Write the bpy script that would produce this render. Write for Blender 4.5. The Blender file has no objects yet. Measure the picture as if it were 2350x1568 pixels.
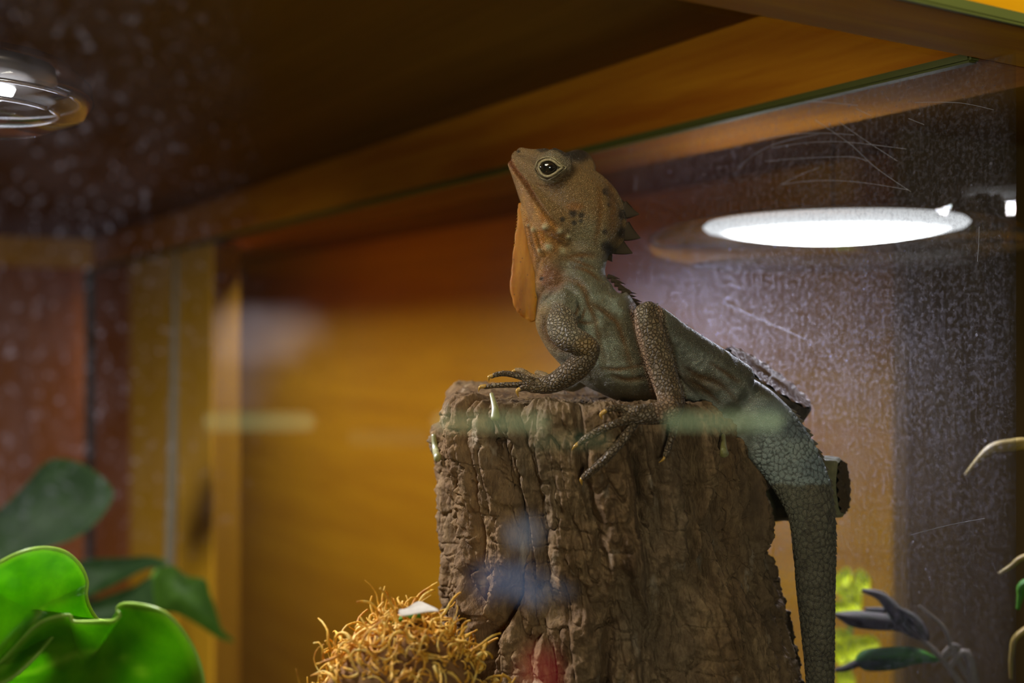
import bpy, math, random
import numpy as np
from mathutils import Vector, Matrix

# ------------------------------------------------------------------ camera, light, exposure
F = 2700.0            # focal length in pixels of a 2350 px wide frame
Z0 = 0.85             # camera height above the floor
sc = bpy.context.scene
COL = sc.collection


def P(px, py, d):
    """A point seen at pixel (px, py) of the photograph, d metres into the scene."""
    return Vector(((px - 1175) / F * d, d, Z0 + (784 - py) / F * d))


cam_d = bpy.data.cameras.new('camera')
cam = bpy.data.objects.new('camera', cam_d)
COL.objects.link(cam)
cam.location = (0, 0, Z0)
cam.rotation_euler = (math.pi / 2, 0, 0)
cam_d.sensor_width = 36
cam_d.lens = 36 * F / 2350
cam_d.clip_start = 0.01
cam_d.dof.use_dof = True
cam_d.dof.focus_distance = 0.515
cam_d.dof.aperture_fstop = 5.0
sc.camera = cam

sc.view_settings.view_transform = 'Standard'
sc.view_settings.look = 'None'
sc.view_settings.gamma = 1
sc.view_settings.exposure = -0.1
sc.cycles.use_denoising = True
sc.cycles.max_bounces = 7
sc.cycles.transparent_max_bounces = 12
sc.cycles.sample_clamp_indirect = 4
sc.cycles.caustics_reflective = False
sc.cycles.caustics_refractive = False

world = bpy.data.worlds.new('world')
sc.world = world
world.use_nodes = True
world.node_tree.nodes['Background'].inputs[0].default_value = (0.75, 0.85, 0.7, 1)
world.node_tree.nodes['Background'].inputs[1].default_value = 0.012


def area(name, loc, target, power, size, color, spread=180):
    ld = bpy.data.lights.new(name, 'AREA')
    ld.shape = 'DISK'
    ld.size = size
    ld.energy = power
    ld.color = color
    ld.spread = math.radians(spread)
    o = bpy.data.objects.new(name, ld)
    COL.objects.link(o)
    o.location = loc
    o.rotation_euler = (Vector(target) - Vector(loc)).to_track_quat('-Z', 'Y').to_euler()
    return o


LL = P(-75, 205, 0.55)      # the clear glass lamp at the upper left
LR = P(1912, 518, 0.7355)     # the disc lamp in the next compartment
area('left_lamp_light', LL + Vector((0.0, 0.0, -0.012)), LL + Vector((0.0, 0.0, -0.3)), 3.6, 0.08, (0.95, 0.93, 1.0))
area('disc_lamp_light', LR + Vector((0, 0, -0.014)), LR + Vector((0, 0, -0.3)), 0.75, 0.12, (0.66, 0.66, 1.0), 170)
area('front_fill_light', (-0.75, -1.2, Z0 + 0.24), (0.0, 0.7, Z0 - 0.05), 12.0, 0.4, (1.0, 0.97, 0.84), 70)  # added fill for the lizard's front, no lamp known there
area('low_fill_light', (0.20, -0.82, Z0 - 0.12), (0.02, 0.7, Z0 + 0.05), 0.8, 0.25, (1.0, 0.98, 0.84), 80)  # added low fill, lifts beams, ceiling and the lizard's front
area('top_fill_light', (-0.02, 0.40, Z0 + 0.160), (0.06, 0.62, Z0 - 0.05), 0.46, 0.10, (1.0, 0.95, 0.80))  # unseen fill added above the front, brings out relief on stump and lizard
strip = area('wall_fill_strip', (-0.06, 1.10, Z0 + 0.163), (0.08, 1.18, Z0 - 0.5), 5.4, 1.4, (1.0, 0.88, 0.66), 135)  # added fill hidden behind the rail, washes the yellow wall
strip.data.shape = 'RECTANGLE'
strip.data.size_y = 0.02
_a = 0.4448 + 0.10
strip.location = (0.8525 * _a - 0.5226 * 1.7, 0.5226 * _a + 0.8525 * 1.7, Z0 + 0.163)
_x, _z = Vector((-0.5226, 0.8525, 0)), Vector((-0.8525 * 0.12, -0.5226 * 0.12, 0.99)).normalized()
_y = _z.cross(_x).normalized()
strip.rotation_euler = Matrix((_x, _y, _z)).transposed().to_euler()


# ------------------------------------------------------------------ tags and objects
def tag(o, label=None, cat=None, group=None, kind=None):
    if label:
        o['label'] = label
    if cat:
        o['category'] = cat
    if group:
        o['group'] = group
    if kind:
        o['kind'] = kind
    return o


def link(name, me, mat=None, parent=None, smooth=True):
    if mat is not None:
        me.materials.append(mat)
    if smooth:
        me.polygons.foreach_set('use_smooth', [True] * len(me.polygons))
    o = bpy.data.objects.new(name, me)
    COL.objects.link(o)
    if parent is not None:
        o.parent = parent
        o.matrix_parent_inverse = Matrix.Translation(-parent.location)
        if parent.rotation_euler != o.rotation_euler and any(parent.rotation_euler):
            pass
    return o


def empty(name, loc=(0, 0, 0)):
    o = bpy.data.objects.new(name, None)
    o.empty_display_size = 0.02
    COL.objects.link(o)
    o.location = loc
    return o


def mesh_obj(name, V, Fc, mat=None, parent=None, smooth=True):
    me = bpy.data.meshes.new(name)
    V = np.asarray(V, dtype=float)
    me.from_pydata(V.tolist(), [], Fc if isinstance(Fc, list) else Fc.tolist())
    me.update()
    return link(name, me, mat, parent, smooth)


# ------------------------------------------------------------------ numpy noise
def _hash(ix, iy, iz, s):
    h = (ix * 374761393 + iy * 668265263 + iz * 2147483647 + s * 1274126177) & 0xFFFFFFFF
    h = ((h ^ (h >> 13)) * 1274126177) & 0xFFFFFFFF
    h = ((h ^ (h >> 16)) * 2246822519) & 0xFFFFFFFF
    return ((h ^ (h >> 15)) & 0xFFFFFF) / float(0xFFFFFF)


def vnoise(p, seed=0):
    """value noise in -1..1 at points p (n, 3)"""
    p = np.asarray(p, dtype=float)
    i = np.floor(p).astype(np.int64)
    f = p - i
    f = f * f * f * (f * (f * 6 - 15) + 10)
    r = 0
    for dx in (0, 1):
        wx = f[:, 0] if dx else 1 - f[:, 0]
        for dy in (0, 1):
            wy = f[:, 1] if dy else 1 - f[:, 1]
            for dz in (0, 1):
                wz = f[:, 2] if dz else 1 - f[:, 2]
                r = r + wx * wy * wz * _hash(i[:, 0] + dx, i[:, 1] + dy, i[:, 2] + dz, seed)
    return r * 2 - 1


def fbm(p, octv=4, seed=0, gain=0.5):
    a, t, r = 1.0, 0.0, 0
    p = np.asarray(p, dtype=float)
    for o in range(octv):
        r = r + a * vnoise(p * (2.03 ** o), seed + o * 17)
        t += a
        a *= gain
    return r / t


def worley(p, seed=0):
    """F1, F2 in 2-D cells (p (n,2))"""
    i = np.floor(p).astype(np.int64)
    f1 = np.full(len(p), 9.0)
    f2 = np.full(len(p), 9.0)
    idv = np.zeros(len(p))
    for dx in (-1, 0, 1):
        for dy in (-1, 0, 1):
            cx, cy = i[:, 0] + dx, i[:, 1] + dy
            hx = _hash(cx, cy, cx * 0 + 3, seed)
            hy = _hash(cx, cy, cx * 0 + 7, seed)
            d = np.hypot(cx + hx - p[:, 0], cy + hy - p[:, 1])
            hid = _hash(cx, cy, cx * 0 + 11, seed)
            new = d < f1
            f2 = np.where(new, f1, np.minimum(f2, d))
            idv = np.where(new, hid, idv)
            f1 = np.where(new, d, f1)
    return f1, f2, idv


def sstep(a, b, x):
    t = np.clip((x - a) / (b - a), 0, 1)
    return t * t * (3 - 2 * t)


# ------------------------------------------------------------------ materials
class NT:
    def __init__(self, name):
        self.m = bpy.data.materials.new(name)
        self.m.use_nodes = True
        self.t = self.m.node_tree
        self.t.nodes.clear()
        self.out = self.n('ShaderNodeOutputMaterial')

    def n(self, typ, **kw):
        nd = self.t.nodes.new(typ)
        for k, v in kw.items():
            if hasattr(nd, k):
                setattr(nd, k, v)
            else:
                nd.inputs[k.replace('_', ' ')].default_value = v
        return nd

    def l(self, a, b):
        self.t.links.new(a, b)

    def coord(self, scale=(1, 1, 1), rot=(0, 0, 0), kind='Object'):
        tc = self.n('ShaderNodeTexCoord')
        mp = self.n('ShaderNodeMapping')
        mp.inputs['Scale'].default_value = scale
        mp.inputs['Rotation'].default_value = rot
        self.l(tc.outputs[kind], mp.inputs['Vector'])
        return mp.outputs['Vector']

    def noise(self, vec, scale, detail=4, rough=0.55, dist=0.0):
        nd = self.n('ShaderNodeTexNoise')
        nd.inputs['Scale'].default_value = scale
        nd.inputs['Detail'].default_value = detail
        nd.inputs['Roughness'].default_value = rough
        nd.inputs['Distortion'].default_value = dist
        self.l(vec, nd.inputs['Vector'])
        return nd.outputs['Fac']

    def ramp(self, fac, stops):
        r = self.n('ShaderNodeValToRGB')
        e = r.color_ramp.elements
        while len(e) > 1:
            e.remove(e[0])
        for i, (p, c) in enumerate(stops):
            el = e[0] if i == 0 else e.new(p)
            el.position = p
            el.color = (c[0], c[1], c[2], 1) if not isinstance(c, (int, float)) else (c, c, c, 1)
        self.l(fac, r.inputs['Fac'])
        return r.outputs['Color']

    def math(self, op, a, b=None, clamp=False):
        m = self.n('ShaderNodeMath')
        m.operation = op
        m.use_clamp = clamp
        for i, v in enumerate((a, b)):
            if v is None:
                continue
            if isinstance(v, (int, float)):
                m.inputs[i].default_value = v
            else:
                self.l(v, m.inputs[i])
        return m.outputs[0]

    def mix(self, fac, a, b, mode='MIX'):
        m = self.n('ShaderNodeMix')
        m.data_type = 'RGBA'
        m.blend_type = mode
        for idx, v in ((0, fac), (6, a), (7, b)):
            if isinstance(v, (int, float)):
                m.inputs[idx].default_value = v
            elif isinstance(v, tuple):
                m.inputs[idx].default_value = (v[0], v[1], v[2], 1)
            else:
                self.l(v, m.inputs[idx])
        return m.outputs[2]

    def bump(self, h, strength, dist, normal=None):
        b = self.n('ShaderNodeBump')
        b.inputs['Strength'].default_value = strength
        b.inputs['Distance'].default_value = dist
        self.l(h, b.inputs['Height'])
        if normal is not None:
            self.l(normal, b.inputs['Normal'])
        return b.outputs['Normal']

    def bsdf(self, color, rough=0.6, normal=None, **kw):
        b = self.n('ShaderNodeBsdfPrincipled')
        if isinstance(color, tuple):
            b.inputs['Base Color'].default_value = (color[0], color[1], color[2], 1)
        else:
            self.l(color, b.inputs['Base Color'])
        if isinstance(rough, (int, float)):
            b.inputs['Roughness'].default_value = rough
        else:
            self.l(rough, b.inputs['Roughness'])
        if normal is not None:
            self.l(normal, b.inputs['Normal'])
        for k, v in kw.items():
            b.inputs[k.replace('_', ' ')].default_value = v
        return b.outputs[0]

    def done(self, sh):
        self.l(sh, self.out.inputs['Surface'])
        return self.m


def wood(name, dark, light, grain_axis=0, sc_=1.0, rough=0.55, contrast=1.0, spec=0.3):
    m = NT(name)
    s = [14 * sc_, 14 * sc_, 14 * sc_]
    s[grain_axis] = 0.9 * sc_
    v = m.coord(tuple(s))
    n1 = m.noise(v, 3.0, 5, 0.6, 0.6)
    n2 = m.noise(v, 14.0, 3, 0.6)
    v2 = m.coord((1, 1, 1))
    n3 = m.noise(v2, 2.2, 2)
    mm = m.math('ADD', m.math('MULTIPLY', n1, 0.6), m.math('MULTIPLY', n2, 0.2))
    mm = m.math('ADD', mm, m.math('MULTIPLY', n3, 0.2))
    c = m.ramp(mm, [(0.5 - 0.16 / contrast, dark), (0.5 + 0.16 / contrast, light)])
    nm = m.bump(n1, 0.15, 0.002)
    return m.done(m.bsdf(c, rough, nm, Specular_IOR_Level=spec))


def plain(name, col, rough=0.5, **kw):
    m = NT(name)
    v = m.coord()
    n = m.noise(v, 60, 3)
    c = m.mix(m.math('MULTIPLY', n, 0.35), col, tuple(x * 0.6 for x in col))
    return m.done(m.bsdf(c, rough, None, **kw))


M_beam_side = wood('red_stained_wood', (0.48, 0.19, 0.003), (0.75, 0.37, 0.006), 0, spec=0.03)
M_beam_low = wood('honey_wood', (0.24, 0.12, 0.01), (0.40, 0.21, 0.018), 0)
M_yellow = wood('yellow_plywood', (0.42, 0.20, 0.008), (0.62, 0.34, 0.012), 0, 0.6)
M_post = wood('yellow_post_wood', (0.45, 0.22, 0.01), (0.60, 0.33, 0.015), 2)
M_redwall = wood('dark_red_boards', (0.22, 0.06, 0.010), (0.40, 0.13, 0.020), 2, 0.8)
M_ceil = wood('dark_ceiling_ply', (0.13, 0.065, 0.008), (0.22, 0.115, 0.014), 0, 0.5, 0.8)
M_darkboard = wood('olive_brown_board', (0.085, 0.050, 0.012), (0.15, 0.09, 0.022), 2)
M_floor = plain('soil_floor', (0.09, 0.06, 0.03), 0.9)

# ------------------------------------------------------------------ frame geometry of the tank
D1 = Vector((-0.5226, 0.8525, 0))     # along the right side wall, receding to the left
D2 = Vector((0.8525, 0.5226, 0))      # along the front and the far wall
CR, CF = 0.4448, 0.337                # right glass: D2.P = CR ; front glass: D1.P = CF
HB, HC = 0.125, 0.175                 # beam underside, ceiling, above the camera


def Q(a, b, z):
    """point from offsets: a along D2 (0 at the right glass), b along D1 (0 at the front glass)"""
    v = D2 * (CR + a) + D1 * (CF + b)
    return Vector((v.x, v.y, Z0 + z))


def qbox(name, a0, a1, b0, b1, z0, z1, mat, parent=None, bevel=0.0015):
    """box aligned with the tank, its own local frame so that grain follows it"""
    ca, cb, cz = (a0 + a1) / 2, (b0 + b1) / 2, (z0 + z1) / 2
    ha, hb, hz = (a1 - a0) / 2, (b1 - b0) / 2, (z1 - z0) / 2
    import bmesh
    bm = bmesh.new()
    bmesh.ops.create_cube(bm, size=2)
    for v in bm.verts:
        v.co = Vector((v.co.x * ha, v.co.y * hb, v.co.z * hz))
    if bevel:
        bmesh.ops.bevel(bm, geom=bm.edges[:], offset=min(bevel, ha * .5, hb * .5, hz * .5), segments=2, affect='EDGES')
    me = bpy.data.meshes.new(name)
    bm.to_mesh(me)
    bm.free()
    me.materials.append(mat)
    o = bpy.data.objects.new(name, me)
    COL.objects.link(o)
    M = Matrix((D2, D1, Vector((0, 0, 1)))).transposed().to_4x4()
    M.translation = Q(ca, cb, cz)
    if parent is None:
        o.matrix_world = M
    else:
        o.parent = parent
        o.matrix_local = Matrix.Translation(-parent.location) @ M
    return o


BL = 1.767                            # length of the right wall
AW = 0.95                             # how far the tank extends to the left of the right glass
OUT = 0.42                            # next compartment's wall, beyond the right glass


def wood_b(name, dark, light, **k):
    return wood(name, dark, light, 1, **k)


M_beam_b = wood_b('orange_beam_wood', (0.36, 0.10, 0.004), (0.62, 0.25, 0.010), contrast=1.1, spec=0.08, rough=0.7)
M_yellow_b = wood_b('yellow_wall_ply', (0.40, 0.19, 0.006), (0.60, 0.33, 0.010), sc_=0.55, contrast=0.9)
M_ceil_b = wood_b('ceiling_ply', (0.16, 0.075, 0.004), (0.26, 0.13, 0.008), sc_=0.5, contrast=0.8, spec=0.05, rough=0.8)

tag(qbox('floor', -2.2, 1.0, -0.8, 2.6, -Z0 - 0.05, -Z0, M_floor), kind='structure')
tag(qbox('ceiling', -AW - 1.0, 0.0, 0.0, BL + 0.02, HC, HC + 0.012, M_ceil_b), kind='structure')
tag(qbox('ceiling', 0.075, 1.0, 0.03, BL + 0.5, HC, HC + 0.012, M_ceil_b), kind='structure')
# right top rail: upper rail board set back a little, lower bead in green brown, lower strip
tag(qbox('trim_1', 0.0, 0.075, 0.0, BL, HB + 0.001, HC + 0.014, M_beam_b), kind='structure')
M_bead = plain('green_sealant', (0.10, 0.11, 0.02), 0.5)
tag(qbox('trim_2', -0.0015, 0.006, 0.0, BL, HB - 0.0015, HB + 0.003, M_bead), kind='structure')
tag(qbox('trim_3', -AW - 1.0, 0.075, -0.045, -0.0005, HB, HC + 0.014, M_beam_side), kind='structure')
tag(qbox('trim_4', -AW - 1.0, 0.075, -0.049, -0.0455, HB - 0.001, HB + 0.004, M_bead), kind='structure')
tag(qbox('trim_5', -AW - 1.0, 0.0, BL + 0.001, BL + 0.06, HB, HC + 0.014, M_beam_side), kind='structure')
# walls
tag(qbox('wall_back', -AW - 1.0, -0.002, BL + 0.0615, BL + 0.08, -Z0, HC + 0.014, M_redwall), kind='structure')
tag(qbox('wall_right', OUT, OUT + 0.02, 0.3365, BL + 0.5, -Z0, HC + 0.012, M_yellow_b), kind='structure')
# dark boards of the far compartment at the right
tag(qbox('wall_side', 0.339, 1.0, 0.32, 0.335, -Z0, HC, M_darkboard), kind='structure')


def b_at(px, c=CR):
    r = (px - 1175) / F
    d = c / (D2.x * r + D2.y)
    return D1.x * r * d + D1.y * d - CF


b300, b400, b490 = b_at(300), b_at(402), b_at(488)
post = empty('corner_post', Q(0.02, (b300 + b490) / 2, -Z0))
tag(post, 'yellow wooden corner post standing left of the stump, with a grey sealed seam', 'post')
qbox('post_board', -0.001, 0.035, b400 + 0.004, b300, -Z0, HB - 0.003, M_post, post)
qbox('post_board', -0.001, 0.035, b490, b400 - 0.014, -Z0, HB - 0.003, M_post, post)
M_seam = plain('grey_sealant', (0.22, 0.19, 0.14), 0.6)
V, Fc = [], []
tag(qbox('wall_panel', -0.0, 0.03, b300 + 0.001, BL, -Z0, HB - 0.003, M_redwall), kind='structure')
seam_top, seam_bot = P(410, 590, 1.6), P(390, 1305, 1.6)


# ------------------------------------------------------------------ sweeps
def catmull(N, per):
    N = np.asarray(N, dtype=float)
    n = len(N)
    out = []
    for i in range(n - 1):
        p0 = N[max(i - 1, 0)]
        p1, p2 = N[i], N[i + 1]
        p3 = N[min(i + 2, n - 1)]
        for k in range(per):
            t = k / per
            out.append(0.5 * ((2 * p1) + (-p0 + p2) * t + (2 * p0 - 5 * p1 + 4 * p2 - p3) * t * t + (-p0 + 3 * p1 - 3 * p2 + p3) * t ** 3))
    out.append(N[-1])
    return np.array(out)


def sweep(nodes, per=6, ring=20, roundcap=True):
    """nodes: x, y, z, rv, rh -> closed tube"""
    S = catmull(nodes, per)
    S[:, 3:] = np.maximum(S[:, 3:], 1e-5)
    C = S[:, :3]
    T = np.gradient(C, axis=0)
    T /= np.linalg.norm(T, axis=1)[:, None] + 1e-12
    if roundcap:
        def cap(c, t, r, s):
            ex = []
            for a in (0.35, 0.7, 0.93):
                ex.append((c + s * t * min(r[0], r[1]) * a, r * math.sqrt(1 - a * a)))
            return ex
        pre = cap(C[0], T[0], S[0, 3:], -1)[::-1]
        post_ = cap(C[-1], T[-1], S[-1, 3:], 1)
        C = np.vstack([[p[0] for p in pre], C, [p[0] for p in post_]])
        R = np.vstack([[p[1] for p in pre], S[:, 3:], [p[1] for p in post_]])
        T = np.vstack([[T[0]] * 3, T, [T[-1]] * 3])
    else:
        R = S[:, 3:]
    Y = np.array([0, 1.0, 0])
    H = Y - (T @ Y)[:, None] * T
    ln = np.linalg.norm(H, axis=1)
    H[ln < 0.15] = np.array([1.0, 0, 0]) - (T[ln < 0.15] @ np.array([1.0, 0, 0]))[:, None] * T[ln < 0.15]
    H /= np.linalg.norm(H, axis=1)[:, None] + 1e-12
    W = np.cross(T, H)
    a = np.linspace(0, 2 * math.pi, ring, endpoint=False)
    V = C[:, None, :] + W[:, None, :] * (R[:, 0, None] * np.cos(a))[..., None] + H[:, None, :] * (R[:, 1, None] * np.sin(a))[..., None]
    m = len(C)
    V = V.reshape(-1, 3)
    Fc = []
    for i in range(m - 1):
        for j in range(ring):
            k = (j + 1) % ring
            Fc.append((i * ring + j, i * ring + k, (i + 1) * ring + k, (i + 1) * ring + j))
    V = np.vstack([V, C[0:1], C[-1:]])
    s, e = m * ring, m * ring + 1
    for j in range(ring):
        k = (j + 1) % ring
        Fc.append((s, k, j))
        Fc.append((e, (m - 1) * ring + j, (m - 1) * ring + k))
    return V, Fc


def tube_px(nodes, per=6, ring=20):
    """nodes px, py, depth, rv px, rh px"""
    L = []
    for px, py, d, rv, rh in nodes:
        p = P(px, py, d)
        L.append((p.x, p.y, p.z, rv * d / F, rh * d / F))
    return sweep(L, per, ring)


def join(parts):
    Vs, Fs, o = [], [], 0
    for V, Fc in parts:
        Vs.append(np.asarray(V))
        Fs += [tuple(i + o for i in f) for f in Fc]
        o += len(V)
    return np.vstack(Vs), Fs


V, Fc = sweep([(seam_top.x, seam_top.y, seam_top.z, .0065, .0065), (seam_bot.x, seam_bot.y, seam_bot.z, .0075, .0075)], 8, 12)
seam_o = mesh_obj('seam_bead', V, Fc, M_seam, post)

# ------------------------------------------------------------------ glass
def glass_mat(name, dust_fn, refl=1.0):
    m = NT(name)
    tr = m.n('ShaderNodeBsdfTransparent')
    tr.inputs[0].default_value = (0.97, 0.985, 0.97, 1)
    gl = m.n('ShaderNodeBsdfGlossy')
    gl.inputs['Roughness'].default_value = 0.015
    fr = m.n('ShaderNodeFresnel')
    fr.inputs['IOR'].default_value = 1.5
    f2 = m.math('MULTIPLY', fr.outputs[0], refl, True)
    mx = m.n('ShaderNodeMixShader')
    m.l(f2, mx.inputs[0])
    m.l(tr.outputs[0], mx.inputs[1])
    m.l(gl.outputs[0], mx.inputs[2])
    df = m.n('ShaderNodeBsdfDiffuse')
    df.inputs[0].default_value = (0.66, 0.64, 0.80, 1)
    tl = m.n('ShaderNodeBsdfTranslucent')
    tl.inputs[0].default_value = (0.66, 0.64, 0.80, 1)
    dm = m.n('ShaderNodeMixShader')
    dm.inputs[0].default_value = 0.65
    m.l(df.outputs[0], dm.inputs[1])
    m.l(tl.outputs[0], dm.inputs[2])
    mx2 = m.n('ShaderNodeMixShader')
    m.l(dust_fn(m), mx2.inputs[0])
    m.l(mx.outputs[0], mx2.inputs[1])
    m.l(dm.outputs[0], mx2.inputs[2])
    return m.done(mx2.outputs[0])


DUST_Y0 = 0.5 + (-0.022 + b490 - 0.002) / 2 + 0.004

DUST_Z = -(HB - 0.002 - Z0 + 0.001) / 2      # eye level in the pane's own frame


def side_dust(m):
    v = m.coord()
    haze = m.ramp(m.noise(v, 14, 5, 0.65), [(0.3, 0.018), (0.75, 0.10)])
    fine = m.ramp(m.noise(v, 420, 3, 0.7), [(0.46, 0.0), (0.70, 0.28)])
    streak = m.ramp(m.noise(m.coord((500, 500, 45)), 1.0, 3, 0.6), [(0.5, 0.0), (0.8, 0.12)])
    vo = m.n('ShaderNodeTexVoronoi')
    vo.inputs['Scale'].default_value = 170
    m.l(v, vo.inputs['Vector'])
    dots = m.ramp(vo.outputs['Distance'], [(0.07, 0.55), (0.16, 0.0)])
    gate = m.ramp(m.noise(v, 60, 2), [(0.55, 0.0), (0.62, 1.0)])
    a = m.math('ADD', haze, fine)
    a = m.math('ADD', a, streak)
    a = m.math('ADD', a, m.math('MULTIPLY', dots, gate))
    sep = m.n('ShaderNodeSeparateXYZ')
    m.l(v, sep.inputs[0])
    g = m.ramp(m.math('ADD', sep.outputs[1], 0.9), [(0.42, 1.0), (0.85, 0.12)])
    g2 = m.ramp(m.math('ADD', sep.outputs[1], DUST_Y0), [(0.48, 0.0), (0.49, 1.0)])
    g3 = m.ramp(m.math('ADD', sep.outputs[2], 0.5 - DUST_Z), [(0.36, 0.3), (0.50, 1.0)])
    a = m.math('MULTIPLY', m.math('MULTIPLY', a, g), g3)  # dust thins toward the far end and below, to shape the lit haze
    return m.math('MULTIPLY', a, g2, True)


def front_dust(m):
    tc = m.n('ShaderNodeTexCoord')
    sep = m.n('ShaderNodeSeparateXYZ')
    m.l(tc.outputs['Object'], sep.inputs[0])
    v = tc.outputs['Object']
    # local x runs along the pane: dirt gathers on the left end and above the plants
    gx = m.ramp(m.math('ADD', m.math('MULTIPLY', sep.outputs[0], 1.0), 0.5), [(GX0, 1.0), (GX1, 0.0)])
    gz = m.ramp(m.math('ADD', sep.outputs[2], 0.5), [(GZ0 - 0.006, 0.0), (GZ0 + 0.012, 1.0)])
    sp = m.ramp(m.noise(v, 330, 3, 0.75), [(0.58, 0.0), (0.78, 0.30)])
    hz = m.ramp(m.noise(v, 60, 3, 0.6), [(0.4, 0.004), (0.8, 0.03)])
    a = m.math('ADD', sp, hz)
    a = m.math('MULTIPLY', a, gx)
    a = m.math('MULTIPLY', a, gz)
    return a


CFG = CF - 0.0225


def a_at(px):
    r = (px - 1175) / F
    d = CFG / (D1.x * r + D1.y)
    return D2.x * r * d + D2.y * d - CR, d


fa0, fa1 = -0.75, -0.001
fz0, fz1 = -0.6, HB - 0.001
fmid, fzm = (fa0 + fa1) / 2, (fz0 + fz1) / 2
GX0 = (a_at(120)[0] - fmid) + 0.5
GX1 = (a_at(620)[0] - fmid) + 0.5
GZ0 = ((784 - 1285) / F * a_at(130)[1] - fzm) + 0.5
M_front = glass_mat('front_glass_clear', front_dust, 1.7)
M_side = glass_mat('dusty_side_glass', side_dust, 1.2)
pane_f = tag(qbox('window_1', fa0, fa1, -0.0227, -0.0223, fz0, fz1, M_front, bevel=0), kind='structure')
pane_s = tag(qbox('window_2', 0.0002, 0.0006, -0.022, b490 - 0.002, -Z0 + 0.001, HB - 0.002, M_side, bevel=0), kind='structure')
for pn in (pane_f, pane_s):          # a single sheet face per pane keeps the dust from being counted twice
    me = pn.data
    import bmesh
    bm = bmesh.new()
    bm.from_mesh(me)
    ax = 1 if pn is pane_f else 0
    doomed = [f for f in bm.faces if not (abs(f.normal[ax]) > 0.9 and f.normal[ax] < 0)]
    bmesh.ops.delete(bm, geom=doomed, context='FACES')
    bm.to_mesh(me)
    bm.free()

# scratches on the side glass
def on_side(px, py):
    r = (px - 1175) / F
    d = (CR - 0.0002) / (D2.x * r + D2.y)
    return P(px, py, d)


ms = NT('glass_scratch')
M_scr = ms.done(ms.bsdf((0.62, 0.6, 0.66), 0.4))
scr = [[(1692, 387), (1735, 352), (1790, 327), (1878, 308)],
       [(1870, 275), (1950, 330), (2010, 385), (2090, 440)],
       [(1925, 280), (1990, 325), (2060, 370)],
       [(1800, 232), (1880, 234), (1968, 242)],
       [(1965, 250), (1998, 265)],
       [(1858, 415), (1930, 415), (2000, 422), (2085, 436)],
       [(1795, 424), (1830, 418), (1860, 416)],
       [(1740, 322), (1820, 308), (1900, 306), (1960, 310)],
       [(1770, 340), (1850, 328), (1940, 326), (2080, 342)],
       [(1755, 370), (1850, 363), (1950, 360), (1990, 370)],
       [(2085, 272), (2120, 286)],
       [(1660, 695), (1760, 740), (1850, 780)],
       [(2247, 520), (2246, 560), (2243, 600)],
       [(1460, 405), (1457, 438)],
       [(2090, 1228), (2180, 1205), (2260, 1190)],
       [(2100, 235), (2200, 236), (2280, 252)],
       [(1790, 425), (1840, 400), (1880, 385)]]
for ln in scr:
    L = []
    for x, y in ln:
        p = on_side(x, y)
        L.append((p.x, p.y, p.z, 0.00010, 0.00010))
    if len(L) == 2:
        L.insert(1, tuple((np.array(L[0]) + np.array(L[1])) / 2))
    V, Fc = sweep(L, 8, 5)
    mesh_obj('scratch', V, Fc, M_scr, pane_s)
# parenting to a rotated pane: keep world positions
for o in list(pane_s.children):
    o.matrix_parent_inverse = pane_s.matrix_world.inverted()

# ------------------------------------------------------------------ lamps
def lathe(prof, seg=48):
    V, Fc = [], []
    n = len(prof)
    for r, z in prof:
        for j in range(seg):
            a = 2 * math.pi * j / seg
            V.append((r * math.cos(a), r * math.sin(a), z))
    for i in range(n - 1):
        for j in range(seg):
            k = (j + 1) % seg
            Fc.append((i * seg + j, i * seg + k, (i + 1) * seg + k, (i + 1) * seg + j))
    return np.array(V), Fc


def emit_mat(name, col, s_edge, s_mid, radius):
    m = NT(name)
    tc = m.n('ShaderNodeTexCoord')
    ln = m.n('ShaderNodeVectorMath')
    ln.operation = 'LENGTH'
    m.l(tc.outputs['Object'], ln.inputs[0])
    r = m.math('DIVIDE', ln.outputs['Value'], radius)
    mr = m.n('ShaderNodeMapRange')
    mr.interpolation_type = 'SMOOTHSTEP'
    for k, v in (('From Min', 0.35), ('From Max', 0.9), ('To Min', s_mid), ('To Max', s_edge)):
        mr.inputs[k].default_value = v
    m.l(r, mr.inputs['Value'])
    e = m.n('ShaderNodeEmission')
    e.inputs[0].default_value = (col[0], col[1], col[2], 1)
    m.l(mr.outputs[0], e.inputs[1])
    return m.done(e.outputs[0])


M_metal = plain('dark_metal', (0.05, 0.05, 0.055), 0.35, Metallic=0.8)
mg = NT('clear_lamp_glass')
_tr = mg.n('ShaderNodeBsdfTransparent')
_gl = mg.n('ShaderNodeBsdfGlossy')
_gl.inputs['Roughness'].default_value = 0.08
_lw = mg.n('ShaderNodeLayerWeight')
_lw.inputs['Blend'].default_value = 0.35
_mx = mg.n('ShaderNodeMixShader')
mg.l(mg.math('MULTIPLY', _lw.outputs['Facing'], 0.8), _mx.inputs[0])
mg.l(_tr.outputs[0], _mx.inputs[1])
mg.l(_gl.outputs[0], _mx.inputs[2])
M_lampglass = mg.done(_mx.outputs[0])

RD = 0.0805
lamp = empty('disc_lamp', LR)
tag(lamp, 'glowing round disc lamp hanging behind the dusty glass, right of the lizard', 'lamp')


def at(o, parent, off=(0, 0, 0)):
    o.matrix_parent_inverse = Matrix.Identity(4)
    o.location = off
    return o


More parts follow.
